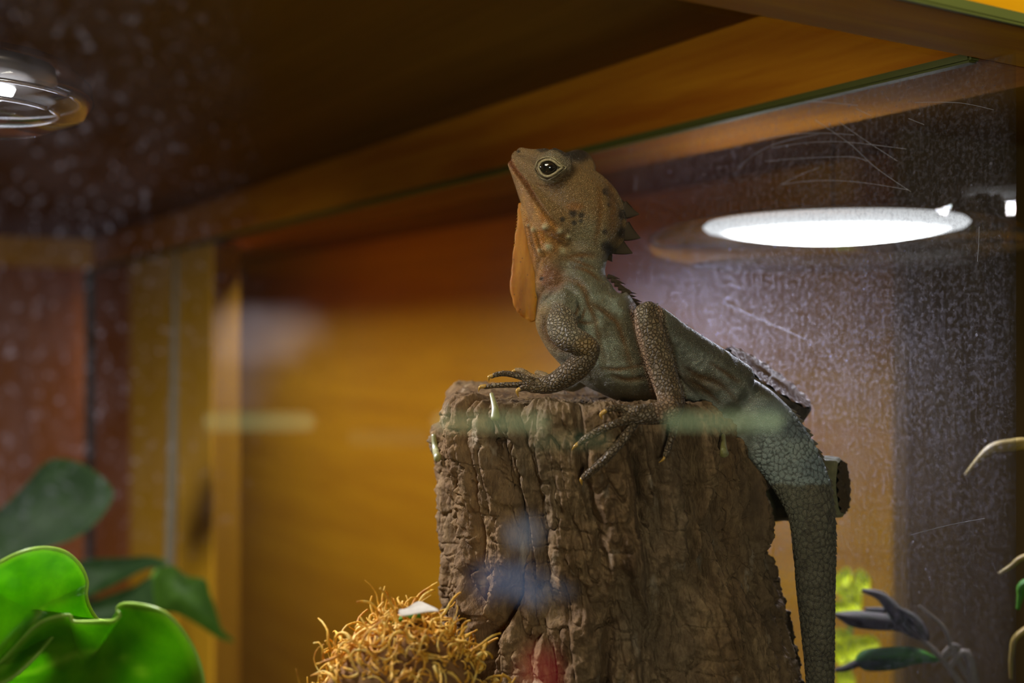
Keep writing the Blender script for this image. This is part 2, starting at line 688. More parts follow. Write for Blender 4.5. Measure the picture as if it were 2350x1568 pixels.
V, Fc = lathe([(0.0001, -0.0110), (RD * .2, -0.0106), (RD * .4, -0.0094), (RD * .6, -0.0076), (RD * .8, -0.0052), (RD * .97, -0.0025), (RD, 0.0), (RD * .97, 0.0022), (RD * .7, 0.004)])
at(mesh_obj('diffuser', V, Fc, emit_mat('disc_glow', (0.93, 0.94, 1.0), 1.3, 42.0, RD), lamp), lamp)
V, Fc = lathe([(RD * .72, 0.0041), (RD * .6, 0.0055), (0.012, 0.007), (0.003, 0.010), (0.0001, 0.0101)])
at(mesh_obj('housing', V, Fc, M_metal, lamp), lamp)
V, Fc = sweep([(0, 0, 0.009, .0005, .0005), (0, 0, .04, .0005, .0005), (0, 0, Z0 + HC - LR.z - .0005, .0005, .0005)], 4, 8)
at(mesh_obj('cord', V, Fc, plain('black_cord', (0.012, 0.012, 0.012), 0.9, Specular_IOR_Level=0.0), lamp), lamp)
V, Fc = lathe([(RD * 1.02, 0.004), (RD * 1.25, 0.0), (RD * 1.42, -0.006), (RD * 1.45, -0.012), (RD * 1.38, -0.018), (RD * 1.1, -0.024)])
at(mesh_obj('glass_dish', V, Fc, M_lampglass, lamp), lamp)

lamp2 = empty('dome_lamp', LL)
tag(lamp2, 'clear glass dome lamp hanging at the upper left corner, partly cut off by the frame', 'lamp')
RG = 0.055
V, Fc = lathe([(RG * .35, 0.018), (RG * .8, 0.014), (RG, 0.004), (RG * 1.02, -0.004), (RG * .93, -0.012), (RG * .6, -0.018), (RG * .2, -0.02)])
at(mesh_obj('glass_dome', V, Fc, M_lampglass, lamp2), lamp2)
V, Fc = lathe([(0.0001, 0.002), (RG * .5, 0.002), (RG * .72, 0.006), (RG * .7, 0.012), (0.014, 0.018), (0.013, 0.03)])
V[:, 2] = np.where(V[:, 2] > 0.025, (Z0 + HC) - LL.z - 0.0005, V[:, 2])
at(mesh_obj('lamp_housing', V, Fc, plain('grey_metal', (0.2, 0.19, 0.18), 0.35, Metallic=0.7), lamp2), lamp2)
V, Fc = lathe([(0.0001, -0.006), (0.012, -0.005), (0.02, -0.001), (0.021, 0.0015)], 32)
at(mesh_obj('bulb', V, Fc, emit_mat('bulb_glow', (0.95, 0.95, 1.0), 3.0, 4.0, 0.03), lamp2), lamp2)
M_ring = plain('bright_metal_ring', (0.75, 0.75, 0.8), 0.2, Metallic=0.9)
for k, rr in enumerate((0.72, 0.9)):
    L = [(RG * rr * math.cos(t), RG * rr * math.sin(t), -0.010 + 0.006 * k, .0011, .0011) for t in np.linspace(0, 2 * math.pi, 40)]
    V, Fc = sweep(L, 1, 8)
    at(mesh_obj('metal_ring', V, Fc, M_ring, lamp2), lamp2)

# ------------------------------------------------------------------ the stump
SC_T, SR_T = (0.0355, 0.568), 0.0715      # centre and radius at the top
SC_B, SR_B = (0.052, 0.568), 0.0850       # at the bottom edge of the frame
ZT = Z0 - 0.0245
ZB = Z0 - 0.155


def stump_axis(z):
    t = np.clip((ZT - z) / (ZT - ZB), 0, 1.6)
    cx = SC_T[0] + (SC_B[0] - SC_T[0]) * t
    r = SR_T + (SR_B - SR_T) * np.power(t, 1.25) + 0.003 * np.exp(-((t - 0.15) / 0.15) ** 2)
    return cx, 0.568 + 0 * t, r


def bark(th, z):
    """outward relief in metres"""
    rr = 0.075
    u = th * rr
    per = 2 * math.pi * rr
    pos = np.stack([np.cos(th) * rr, np.sin(th) * rr, z * 0.33], 1)
    wob = fbm(pos * 26, 3, 5) * 0.011 + fbm(np.stack([np.cos(th) * rr, np.sin(th) * rr, z], 1) * 90, 2, 9) * 0.0022
    ncell = 19
    uu = (u + wob + (z - ZT) * -0.11 * np.cos(th)) / per * ncell
    zz = z / 0.11 + fbm(pos * 40, 2, 3) * 0.6
    uu_w = np.mod(uu, ncell)
    f1, f2, idv = worley(np.stack([uu_w, zz], 1), 4)
    edge = sstep(0.02, 0.34, f2 - f1)
    # second, finer plates
    g1, g2, id2 = worley(np.stack([np.mod(uu * 3.0, ncell * 3.0), z / 0.030 + wob * 60], 1), 8)
    fine = sstep(0.0, 0.28, g2 - g1)
    ridge = 1 - np.abs(vnoise(np.stack([np.cos(th) * rr * 75 + wob * 40, np.sin(th) * rr * 75, z * 17], 1), 21))
    crack = 1 - np.abs(vnoise(np.stack([np.cos(th) * rr * 200, np.sin(th) * rr * 200 + wob * 100, z * 50], 1), 31))
    q = np.stack([np.cos(th) * rr, np.sin(th) * rr, z], 1)
    rough = fbm(q * np.array([420, 420, 260]), 4, 41, 0.65)
    h = 0.0085 * edge * (0.5 + 0.8 * idv) + 0.0015 * fine + 0.0036 * (ridge - 0.6) - 0.0022 * sstep(0.84, 0.99, crack) + 0.0015 * rough
    fis = 1 - np.abs(vnoise(np.stack([np.cos(th) * rr * 62 + wob * 45, np.sin(th) * rr * 62 + wob * 45, z * 7.5 + 2], 1), 101))
    h = h - 0.0062 * sstep(0.88, 0.985, fis)
    h = 1.12 * h + 0.0011 * sstep(0.1, 0.5, fbm(q * np.array([150, 150, 120]), 3, 71)) - 0.0011 * sstep(0.9, 0.99, 1 - np.abs(vnoise(q * np.array([60, 60, 150]) + 3, 91)))
    return h - 0.0074


zs_vis = np.linspace(ZT, Z0 - 0.20, 430)
zs_low = np.linspace(Z0 - 0.203, 0.0, 60)
zs = np.concatenate([zs_vis, zs_low])
NTH = 900
th = np.linspace(-math.pi, math.pi, NTH, endpoint=False)
TH, ZZ = np.meshgrid(th, zs)
TH, ZZ = TH.ravel(), ZZ.ravel()
rimz = 0.0035 * fbm(np.stack([np.cos(TH) * 3.5, np.sin(TH) * 3.5, TH * 0], 1), 3, 77) + 0.0022 * fbm(np.stack([np.cos(TH) * 16, np.sin(TH) * 16, TH * 0], 1), 3, 79)
slope = 0.0030 * np.sin(TH) - 0.0016 * np.cos(TH)       # a touch higher at the back and the left
# th = 0 is +x, th = pi/2 is away from the camera
stepdown = -0.020 * np.exp(-((np.mod(TH, 2 * math.pi) - math.pi * 1.03) / 0.10) ** 2)    # broken left shoulder
ztop = ZT + rimz + slope + stepdown * 0
w = np.clip((ZZ - (Z0 - 0.20)) / (ZT - (Z0 - 0.20)), 0, 1)
ZZ2 = np.where(w > 0, ZZ + (ztop - ZT) * w ** 2, ZZ)
cx, cy, rad = stump_axis(ZZ)
h = bark(TH, ZZ)
edge_round = -0.004 * (1 - sstep(0, 0.006, ZT - ZZ)) ** 2
rr_ = rad + h + edge_round
# left splinter: the outer shell stops lower, leaving a step
lsh = np.exp(-((np.mod(TH, 2 * math.pi) - math.pi * 1.0) / 0.30) ** 4)
rr_ -= 0.0075 * lsh * (1 - sstep(0.018, 0.022, (ZT - ZZ) + 0.004 * np.sin(TH * 40)))
VV = np.stack([cx + rr_ * np.cos(TH), cy + rr_ * np.sin(TH), ZZ2], 1)
nr = len(zs)
idx = np.arange(nr * NTH).reshape(nr, NTH)
a_ = idx[:-1]
b_ = np.roll(a_, -1, axis=1)
c_ = np.roll(idx[1:], -1, axis=1)
d_ = idx[1:]
FF = np.stack([a_.ravel(), d_.ravel(), c_.ravel(), b_.ravel()], 1)
# top surface rings
NR = 70
rad_top = rr_.reshape(nr, NTH)[0]
ztp = ZZ2.reshape(nr, NTH)[0]
tops = []
for i in range(1, NR):
    s = 1 - i / NR
    r = rad_top * s
    x = cx[0] + r * np.cos(th)
    y = cy[0] + r * np.sin(th)
    nz = 0.0016 * fbm(np.stack([x * 120, y * 120, x * 0], 1), 4, 55) + 0.0010 * fbm(np.stack([x * 700, y * 260, x * 0], 1), 3, 57)
    zc = ZT + 0.0030 * np.sin(th) * s - 0.0016 * np.cos(th) * s - 0.0022 * (1 - s ** 2)
    bl = sstep(0.72, 1.0, s)
    tops.append(np.stack([x, y, zc * (1 - bl) + ztp * bl + nz], 1))
tops.append(np.array([[cx[0], cy[0], ZT - 0.0022]]))
base_n = len(VV)
VV = np.vstack([VV] + tops)
ring_idx = [idx[0]] + [base_n + np.arange(NTH) + k * NTH for k in range(NR - 1)]
fs = [FF]
for i in range(NR - 1):
    A, B = ring_idx[i], ring_idx[i + 1]
    fs.append(np.stack([A, np.roll(A, -1), np.roll(B, -1), B], 1))
FL = np.vstack(fs).tolist()
cidx = len(VV) - 1
B = ring_idx[-1]
FL += [(int(B[j]), int(B[(j + 1) % NTH]), cidx) for j in range(NTH)]

m = NT('bark')
v = m.coord((1, 1, 0.45))
n1 = m.noise(v, 55, 5, 0.65, 0.5)
n2 = m.noise(v, 420, 4, 0.7)
n3 = m.noise(m.coord((1, 1, 0.3)), 17, 3, 0.6)
c = m.ramp(n1, [(0.30, (0.09, 0.045, 0.016)), (0.5, (0.22, 0.125, 0.050)), (0.70, (0.36, 0.225, 0.10))])
c = m.mix(m.ramp(n3, [(0.45, 0.0), (0.62, 0.75)]), c, (0.20, 0.14, 0.075))
c = m.mix(m.ramp(n2, [(0.42, 0.55), (0.6, 0.0)]), c, (0.09, 0.05, 0.022))
c = m.mix(m.ramp(m.noise(v, 90, 3), [(0.62, 0.0), (0.72, 0.6)]), c, (0.42, 0.33, 0.22))
hgt = m.math('ADD', n2, m.math('MULTIPLY', m.noise(v, 900, 3), 0.5))
M_bark = m.done(m.bsdf(c, 0.78, m.bump(hgt, 0.75, 0.0012), Specular_IOR_Level=0.3))
stump = mesh_obj('tree_stump', VV, FL, M_bark)
tag(stump, 'thick brown tree stump with deeply fissured bark that the lizard sits on', 'tree stump')
M_resin = plain('pale_resin', (0.34, 0.32, 0.09), 0.45, Transmission_Weight=0.3)
from mathutils.bvhtree import BVHTree
_sel = [f for f in FL[:len(FF)] if VV[f[0], 2] > Z0 - 0.17 and VV[f[0], 1] < 0.56]
_bvh = BVHTree.FromPolygons(VV.tolist(), _sel)


def stump_front(px, py, off):
    best = 9.0
    for dx in (-9, -4, 0, 4, 9):
        for dy in (-7, 0, 7):
            dr = P(px + dx, py + dy, 1.0) - Vector((0, 0, Z0))
            hit = _bvh.ray_cast(Vector((0, 0, Z0)), dr.normalized())
            if hit[0] is not None:
                best = min(best, hit[0].y)
    if best < 1:
        return best - off
    return stump_front_plain(px, py, off)


def stump_front_plain(px, py, off):
    """depth of the stump's front below pixel (px, py), off metres in front of it"""
    d = 0.5
    for _ in range(12):
        p = P(px, py, d)
        cx0, cy0, r0 = stump_axis(np.array(p.z))
        q = max(float(r0) ** 2 - (p.x - float(cx0)) ** 2, 1e-6)
        d = float(cy0) - math.sqrt(q) - off
    return d


for nod in ([(1128, 905), (1136, 935), (1137, 958)], [(1660, 1000), (1661, 1030), (1662, 1042)], [(995, 1000), (1000, 1035), (1004, 1050)]):
    L = [(x, y, stump_front(x, y, 0.0003), r, r * 0.8) for (x, y), r in zip(nod, (5, 8, 11))]
    V, Fc = tube_px(L, 5, 14)
    mesh_obj('resin_drip', V, Fc, M_resin, stump)

# ------------------------------------------------------------------ logs behind the stump
def log(name, p0, p1, r0, r1, label, cutcol, barkm, seed, flat=1.0, ring=120, seg=90):
    p0, p1 = Vector(p0), Vector(p1)
    T = (p1 - p0).normalized()
    U = T.cross(Vector((0, 1, 0))).normalized()
    W = T.cross(U)
    L = (p1 - p0).length
    V = []
    for i in range(seg + 1):
        s = i / seg
        for j in range(ring):
            a = 2 * math.pi * j / ring
            V.append((s, a))
    A = np.array(V)
    s, a = A[:, 0], A[:, 1]
    r = (r0 + (r1 - r0) * s)
    q = np.stack([np.cos(a) * r * 30, np.sin(a) * r * 30, s * L * 9], 1) + seed
    r = r * (1 + 0.10 * fbm(q * 1.0, 3, seed)) + 0.0016 * fbm(q * 7, 3, seed + 3)
    r = r - 0.0012 * (sstep(0.985, 1.0, s))
    P0, Tn, Un, Wn = (np.array(x) for x in (p0, T, U, W))
    V = P0 + Tn * (s * L)[:, None] + Un * (r * np.cos(a))[:, None] + Wn * (r * flat * np.sin(a))[:, None]
    Fc = []
    for i in range(seg):
        for j in range(ring):
            k = (j + 1) % ring
            Fc.append((i * ring + j, i * ring + k, (i + 1) * ring + k, (i + 1) * ring + j))
    o = mesh_obj(name, V, Fc, barkm, stump)
    o['label'] = label
    # sawn end as a part
    E = V[-ring:]
    cen = E.mean(0)
    Vc, Fcc = [], []
    for k in range(9):
        t = 1 - k / 9
        ringv = cen + (E - cen) * t * 0.995 + Tn * (0.0006 + 0.0006 * np.sin(np.arange(ring) * 0.9 + k * 2.1))[:, None]
        Vc.append(ringv)
    Vc = np.vstack(Vc + [[cen + Tn * 0.0008]])
    for k in range(8):
        for j in range(ring):
            jj = (j + 1) % ring
            Fcc.append((k * ring + j, k * ring + jj, (k + 1) * ring + jj, (k + 1) * ring + j))
    for j in range(ring):
        Fcc.append((8 * ring + j, 8 * ring + (j + 1) % ring, 9 * ring))
    mesh_obj('sawn_end', Vc, Fcc, cutcol, o)
    return o


M_cut = wood('sawn_face', (0.14, 0.07, 0.03), (0.27, 0.15, 0.07), 1, 3.0)
M_cut2 = wood('old_sawn_face', (0.07, 0.045, 0.018), (0.13, 0.08, 0.03), 1, 3.0)
mm_ = NT('smooth_grey_bark')
vv = mm_.coord()
cc = mm_.ramp(mm_.noise(vv, 40, 4), [(0.35, (0.10, 0.09, 0.035)), (0.65, (0.24, 0.22, 0.10))])
M_greybark = mm_.done(mm_.bsdf(cc, 0.8, mm_.bump(mm_.noise(vv, 300, 4), 0.6, 0.001)))
mm_ = NT('dark_rough_bark')
vv = mm_.coord()
cc = mm_.ramp(mm_.noise(vv, 70, 4), [(0.35, (0.03, 0.022, 0.014)), (0.65, (0.12, 0.085, 0.05))])
M_darkbark = mm_.done(mm_.bsdf(cc, 0.85, mm_.bump(mm_.noise(vv, 300, 4), 0.8, 0.0015)))
pe = P(1768, 868, 0.575)
pdir = Vector((-0.55, 0.36, -0.80)).normalized()
log('cut_limb', pe + pdir * 0.085, pe, 0.030, 0.0262, 'dark limb with slanted sawn top', M_cut, M_darkbark, 3, 0.62)
log('cut_limb', P(1560, 1118, 0.605), P(1934, 1118, 0.563), 0.0215, 0.0135, 'pale short limb stub', M_cut2, M_greybark, 8, 0.9)

# ------------------------------------------------------------------ the lizard
DL = 0.540
K = DL / F
parts = []


def T_(nodes, per=6, ring=24):
    parts.append(tube_px(nodes, per, ring))


body_nodes = [(1352, 560, .540, 52, 40), (1335, 610, .540, 55, 42), (1330, 655, .540, 74, 58), (1338, 712, .540, 106, 78), (1385, 780, .541, 108, 88),
              (1450, 835, .542, 92, 88), (1540, 868, .543, 74, 74), (1640, 900, .543, 66, 58), (1725, 955, .542, 74, 50), (1793, 1030, .540, 70, 48),
              (1840, 1110, .537, 62, 46), (1862, 1180, .535, 52, 44), (1869, 1260, .534, 48, 41), (1872, 1350, .533, 43, 37), (1877, 1450, .533, 37, 33),
              (1882, 1568, .533, 31, 28), (1886, 1760, .533, 24, 22), (1888, 2050, .533, 13, 12), (1886, 2300, .533, 5, 5)]
T_(body_nodes, 8, 48)
# head
T_([(1188, 360, .540, 15, 17), (1212, 376, .540, 30, 30), (1246, 398, .540, 46, 48), (1290, 432, .540, 68, 62), (1330, 478, .540, 84, 64), (1352, 525, .540, 78, 56), (1350, 572, .540, 50, 44)], 8, 40)
# snout top, brow ridges
T_([(1196, 350, .536, 12, 12), (1222, 358, .535, 16, 16), (1250, 362, .531, 22, 20)], 6, 24)
T_([(1243, 372, .526, 20, 14), (1268, 375, .524, 36, 20), (1296, 378, .527, 28, 18)], 6, 28)
T_([(1300, 368, .552, 18, 14), (1328, 373, .554, 30, 20), (1350, 392, .554, 22, 14)], 6, 28)
# crown and casque, thin blade
T_([(1340, 400, .540, 22, 24), (1385, 440, .540, 26, 20), (1410, 490, .540, 26, 14), (1408, 540, .540, 27, 12), (1396, 572, .540, 18, 12)], 8, 30)
# lower jaw
T_([(1173, 376, .540, 8, 10), (1197, 416, .540, 18, 24), (1224, 458, .539, 30, 38), (1264, 504, .538, 40, 48), (1296, 540, .540, 30, 38)], 8, 28)
# throat
T_([(1213, 480, .540, 20, 20), (1240, 540, .540, 36, 30), (1262, 600, .540, 40, 34), (1270, 660, .540, 42, 42), (1280, 720, .540, 48, 52)], 8, 28)
# chest keel
T_([(1255, 700, .540, 28, 34), (1262, 750, .540, 30, 42), (1300, 805, .541, 32, 52), (1370, 862, .542, 34, 60), (1450, 885, .543, 32, 60)], 8, 28)
# near arm
T_([(1300, 712, .520, 34, 20), (1290, 748, .514, 36, 26), (1305, 775, .511, 33, 26), (1342, 792, .510, 27, 24), (1352, 808, .511, 25, 22), (1330, 838, .513, 29, 26), (1300, 862, .515, 27, 23), (1268, 880, .517, 23, 17), (1240, 886, .518, 20, 11)], 8, 28)
# near shoulder blade hump
T_([(1300, 690, .524, 34, 22), (1262, 720, .528, 30, 22)], 6, 24)
fing = [[(1244, 880, .518, 9, 9), (1205, 868, .517, 8, 8), (1165, 858, .517, 7.5, 7), (1138, 860, .517, 6.5, 6.5), (1128, 866, .517, 5, 5)],
        [(1244, 888, .516, 10, 9), (1205, 884, .515, 8, 8), (1165, 884, .515, 7.5, 7), (1128, 886, .515, 6.5, 6), (1112, 890, .515, 5, 5)],
        [(1250, 874, .523, 9, 9), (1222, 866, .525, 8, 8), (1198, 852, .526, 7.5, 7), (1184, 850, .527, 6.5, 6.5)],
        [(1252, 894, .512, 10, 9), (1225, 894, .510, 9, 8), (1202, 890, .509, 8, 7), (1193, 895, .509, 6.5, 6)],
        [(1262, 872, .526, 9, 9), (1250, 862, .530, 8, 8), (1232, 856, .532, 7, 7)]]
for f in fing:
    T_(f, 6, 14)
# far arm
T_([(1350, 820, .556, 28, 24), (1362, 850, .560, 22, 20), (1335, 872, .560, 18, 16), (1310, 884, .560, 16, 12), (1280, 880, .560, 9, 8), (1256, 868, .560, 7, 7)], 6, 20)
# near hind leg: thigh, shin, foot
T_([(1680, 895, .536, 68, 40), (1612, 838, .528, 58, 40), (1556, 786, .519, 44, 32), (1510, 738, .512, 33, 26), (1484, 716, .509, 27, 22)], 8, 32)
T_([(1482, 716, .509, 27, 22), (1490, 752, .507, 33, 26), (1508, 812, .504, 35, 27), (1526, 870, .500, 32, 25), (1540, 915, .495, 32, 23), (1536, 942, .491, 32, 20)], 8, 32)


def sf(px, py, off):
    return min(stump_front(px, py, off), 0.492)


T_([(1546, 944, .490, 28, 17), (1500, 950, .489, 26, 14), (1464, 952, .488, 23, 11), (1448, 953, .488, 17, 9)], 6, 24)
toes = [[(1462, 942), (1425, 936), (1400, 938), (1386, 947)],
        [(1462, 956), (1428, 966), (1385, 984), (1345, 1006), (1328, 1020)],
        [(1458, 966), (1436, 1000), (1410, 1032), (1378, 1064), (1345, 1092), (1338, 1099)],
        [(1548, 958), (1546, 985), (1538, 1015), (1530, 1040), (1526, 1050)],
        [(1470, 948), (1448, 950), (1430, 956)]]
toe_r = [(11, 9, 8, 6), (13, 11, 10, 9, 6), (13, 12, 11, 10.5, 9.5, 6), (13, 10, 9, 8, 6), (12, 10, 6)]
toe_d = []
for t, rs in zip(toes, toe_r):
    L = [(x, y, min(sf(x, y, r * K * 0.55), .491), r, r * 0.9) for (x, y), r in zip(t, rs)]
    toe_d.append(L)
    T_(L, 6, 14)
# far hind leg: thigh bulge on the far side
T_([(1680, 900, .552, 60, 36), (1600, 850, .562, 52, 34), (1540, 870, .572, 34, 26), (1560, 905, .574, 22, 20)], 6, 24)

BV, BF = join(parts)
tmp_me = bpy.data.meshes.new('tmp')
tmp_me.from_pydata(BV.tolist(), [], BF)
tmp = bpy.data.objects.new('tmp', tmp_me)
COL.objects.link(tmp)
rm = tmp.modifiers.new('r', 'REMESH')
rm.mode = 'VOXEL'
rm.voxel_size = 0.00055
dg = bpy.context.evaluated_depsgraph_get()
liz_me = bpy.data.meshes.new_from_object(tmp.evaluated_get(dg))
bpy.data.objects.remove(tmp)
liz_me.name = 'lizard'
nv = len(liz_me.vertices)
X = np.empty(nv * 3)
liz_me.vertices.foreach_get('co', X)
X = X.reshape(-1, 3)
E = np.empty(len(liz_me.edges) * 2, dtype=np.int64)
liz_me.edges.foreach_get('vertices', E)
E = E.reshape(-1, 2)
deg = np.bincount(E.ravel(), minlength=nv).astype(float)


def lap(X, lam):
    S = np.zeros_like(X)
    for k in range(X.shape[1]):
        S[:, k] = np.bincount(E[:, 0], X[E[:, 1], k], nv) + np.bincount(E[:, 1], X[E[:, 0], k], nv)
    return X + lam * (S / deg[:, None] - X)


for it in range(9):
    X = lap(X, 0.55)
    X = lap(X, -0.50)
for it in range(2):
    X = lap(X, 0.5)


def proj(X):
    return 1175 + X[:, 0] / X[:, 1] * F, 784 - (X[:, 2] - Z0) / X[:, 1] * F


def normals():
    liz_me.vertices.foreach_set('co', X.ravel())
    liz_me.update()
    N = np.empty(nv * 3)
    liz_me.vertices.foreach_get('normal', N)
    return N.reshape(-1, 3)


def seg_dist(px, py, poly):
    """distance to a polyline and the parameter 0..1 along it"""
    best = np.full(len(px), 1e9)
    par = np.zeros(len(px))
    n = len(poly) - 1
    for i in range(n):
        ax, ay = poly[i]
        bx, by = poly[i + 1]
        dx, dy = bx - ax, by - ay
        t = np.clip(((px - ax) * dx + (py - ay) * dy) / (dx * dx + dy * dy), 0, 1)
        d = np.hypot(px - ax - t * dx, py - ay - t * dy)
        s = d < best
        best = np.where(s, d, best)
        par = np.where(s, (i + t) / n, par)
    return best, par


def smooth_poly(poly, per=5):
    return [tuple(r) for r in catmull(np.array(poly, float), per)]


N = normals()
U, Vp = proj(X)
near = sstep(0.15, -0.25, N[:, 1])
limb = np.zeros(nv)          # nearest to a limb: no torso folds there
armline = [(1275, 740), (1300, 765), (1350, 795), (1340, 825), (1268, 880), (1130, 868)]
legline = [(1484, 712), (1500, 780), (1525, 870), (1545, 940)]
da, _ = seg_dist(U, Vp, armline)
dl, _ = seg_dist(U, Vp, legline)
isarm = sstep(.524, .516, X[:, 1]) * (da < 46) * (X[:, 0] < P(1385, 0, .51).x)
isleg = sstep(44, 34, dl)
foot = sstep(.505, .498, X[:, 1]) * (Vp > 905)
limb = np.clip(np.maximum(np.maximum(isarm, isleg), foot), 0, 1)
# folds: (polyline, half width px, depth px; positive sinks in)
folds = [
    ([(1268, 655), (1300, 640), (1330, 652), (1345, 675), (1352, 700), (1366, 735), (1376, 790), (1392, 850)], 7, 5.0),
    ([(1345, 680), (1362, 700), (1384, 712), (1400, 726), (1418, 745), (1440, 810), (1455, 868)], 6, 4.0),
    ([(1366, 690), (1372, 715), (1392, 736), (1412, 742)], 5, -3.0),
    ([(1316, 610), (1350, 622), (1378, 645)], 5, 2.8),
    ([(1300, 592), (1335, 604), (1368, 618)], 4, 2.0),
    ([(1250, 730), (1248, 760), (1262, 785), (1295, 805), (1330, 800)], 8, 6.0),
    ([(1306, 735), (1325, 736), (1345, 742), (1372, 738)], 5, 3.0),
    ([(1330, 700), (1322, 722), (1312, 735)], 3.5, 2.2),
    ([(1345, 705), (1338, 722), (1334, 738)], 3.5, 2.2),
    ([(1400, 860), (1440, 872), (1490, 865)], 6, 3.0),
    ([(1380, 845), (1420, 848), (1480, 836)], 5, 2.0),
    ([(1165, 358), (1182, 390), (1206, 420), (1232, 462), (1258, 498), (1290, 528)], 4.0, 4.6),
    ([(1190, 395), (1222, 440), (1262, 500)], 3.0, -1.2),
    ([(1228, 640), (1236, 600), (1252, 585)], 5, 3.0),
    ([(1262, 655), (1240, 672), (1228, 700), (1228, 730)], 6, 4.5),
    ([(1210, 500), (1222, 560), (1240, 606)], 4, 2.8),
    ([(1226, 520), (1240, 570), (1256, 600)], 3.5, 2.4),
    ([(1204, 520), (1210, 590), (1222, 630)], 4, 2.6),
    ([(1560, 838), (1600, 862), (1650, 880), (1690, 920)], 7, 4.5),
    ([(1580, 870), (1622, 900), (1655, 930)], 6, 4.5),
    ([(1625, 830), (1665, 855), (1700, 880)], 6, 3.0),
    ([(1665, 800), (1690, 845), (1730, 880)], 5, -2.0),
    ([(1512, 725), (1530, 770), (1545, 800)], 5, 3.5),
    ([(1260, 740), (1285, 722), (1320, 735)], 4, 3.0),
    ([(1396, 410), (1408, 470), (1404, 540)], 10, 2.0),
    ([(1372, 420), (1378, 490), (1366, 560)], 7, 1.6),
    ([(1226, 420), (1248, 428), (1280, 420), (1304, 396)], 3.2, 2.2),
    ([(1285, 595), (1330, 585), (1368, 588)], 6, 3.6),
]
disp = np.zeros(nv)
lines_mask = np.zeros(nv)
for poly, wd, dp in folds:
    poly = smooth_poly(poly)
    xs = [p[0] for p in poly]
    ys = [p[1] for p in poly]
    sel = (U > min(xs) - 3 * wd) & (U < max(xs) + 3 * wd) & (Vp > min(ys) - 3 * wd) & (Vp < max(ys) + 3 * wd)
    d, par = seg_dist(U[sel], Vp[sel], poly)
    taper = np.sqrt(np.clip(np.sin(np.clip(par, 0.02, .98) * math.pi), 0, 1))
    g = np.exp(-(d / wd) ** 2)
    side = np.exp(-((d - 2.0 * wd) / wd) ** 2) * 0.35
    msk = near[sel] * (1 - limb[sel])
    disp[sel] -= dp * K * (g - side) * taper * msk
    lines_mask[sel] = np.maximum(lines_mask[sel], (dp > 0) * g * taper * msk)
# fine crinkles of loose skin on the flank
ang = fbm(X * 160, 3, 12)
flank = near * (1 - limb) * sstep(600, 680, Vp) * sstep(1010, 930, Vp) * sstep(1780, 1700, U)
rid = 1 - np.abs(vnoise(np.stack([X[:, 0] * 210 + ang * 2, X[:, 1] * 60, X[:, 2] * 70 + ang], 1), 5))
disp += flank * (rid - 0.65) * 1.6 * K
throat = sstep(1290, 1245, U) * sstep(480, 520, Vp) * sstep(700, 650, Vp)
rid2 = 1 - np.abs(vnoise(np.stack([X[:, 0] * 420 + ang, X[:, 1] * 100, X[:, 2] * 45 + ang], 1), 6))
disp += throat * (rid2 - 0.6) * 2.2 * K
# tubercles on throat and cheek
tub = [(1258, 567, 9), (1291, 576, 8), (1285, 530, 7), (1252, 520, 7), (1225, 527, 6), (1214, 517, 4), (1304, 543, 5), (1240, 575, 5)]
tubm = np.zeros(nv)
for x, y, r in tub:
    g = np.exp(-(((U - x) ** 2 + (Vp - y) ** 2) / (r * r))) * near
    disp += g * 6.5 * K
    tubm = np.maximum(tubm, g)
# ear hollow
for x, y, rx, ry, dp in ((1315, 490, 7, 10, 3), (1333, 495, 6, 11, 3), (1317, 512, 5, 5, 2), (1291, 504, 5, 5, 2), (1186 + 5, 348, 4, 5, 3)):
    disp -= np.exp(-(((U - x) / rx) ** 2 + ((Vp - y) / ry) ** 2)) * near * dp * K
X = X + N * disp[:, None]

# tail scales: rows along the tail
TS = catmull([(P(a, b, d).x, P(a, b, d).y, P(a, b, d).z, r * d / F, rh * d / F) for a, b, d, r, rh in body_nodes[8:]], 14)
arc = np.concatenate([[0], np.cumsum(np.linalg.norm(np.diff(TS[:, :3], axis=0), axis=1))])
tailv = np.where((U > 1660) & (Vp > 880))[0]
best = np.full(len(tailv), 1e9)
sidx = np.zeros(len(tailv))
theta = np.zeros(len(tailv))
rad_l = np.zeros(len(tailv))
Xt = X[tailv]
for i in range(len(TS) - 1):
    A_, B_ = TS[i, :3], TS[i + 1, :3]
    D_ = B_ - A_
    L2 = (D_ @ D_)
    t = np.clip(((Xt - A_) @ D_) / L2, 0, 1)
    Cc = A_ + t[:, None] * D_
    R_ = Xt - Cc
    d = np.linalg.norm(R_, axis=1)
    s = d < best
    Tn = D_ / math.sqrt(L2)
    Hh = np.array([0, 1.0, 0]) - Tn[1] * Tn
    Hh /= np.linalg.norm(Hh)
    Wn = np.cross(Tn, Hh)
    thv = np.arctan2(-(R_ @ Wn), -(R_ @ Hh))       # seam at the far side
    best = np.where(s, d, best)
    sidx = np.where(s, arc[i] + t * math.sqrt(L2), sidx)
    theta = np.where(s, thv, theta)
    rad_l = np.where(s, TS[i, 3], rad_l)
tmask = np.zeros(nv)
edge_s = sstep(0.006, 0.016, sidx + 0.004 * np.sin(theta * 3))
tmask[tailv] = edge_s
uvw = np.zeros((nv, 3))
uvw[tailv, 0] = sidx / 0.0034
uvw[tailv, 1] = theta * np.maximum(rad_l, 0.004) / 0.0027
row = np.floor(uvw[:, 0])
tx = uvw.copy()
f1, f2, idt = worley(np.stack([tx[:, 0] + 0.25 * np.sin(tx[:, 1] * .7), tx[:, 1]], 1) * np.array([1.15, 0.95]), 14)
tg = sstep(0.0, 0.30, f2 - f1)
N = normals()
X = X + N * (tmask * (tg * 0.00055 - 0.0003) + tmask * 0.0002 * (1 - np.mod(tx[:, 0], 1)))[:, None]
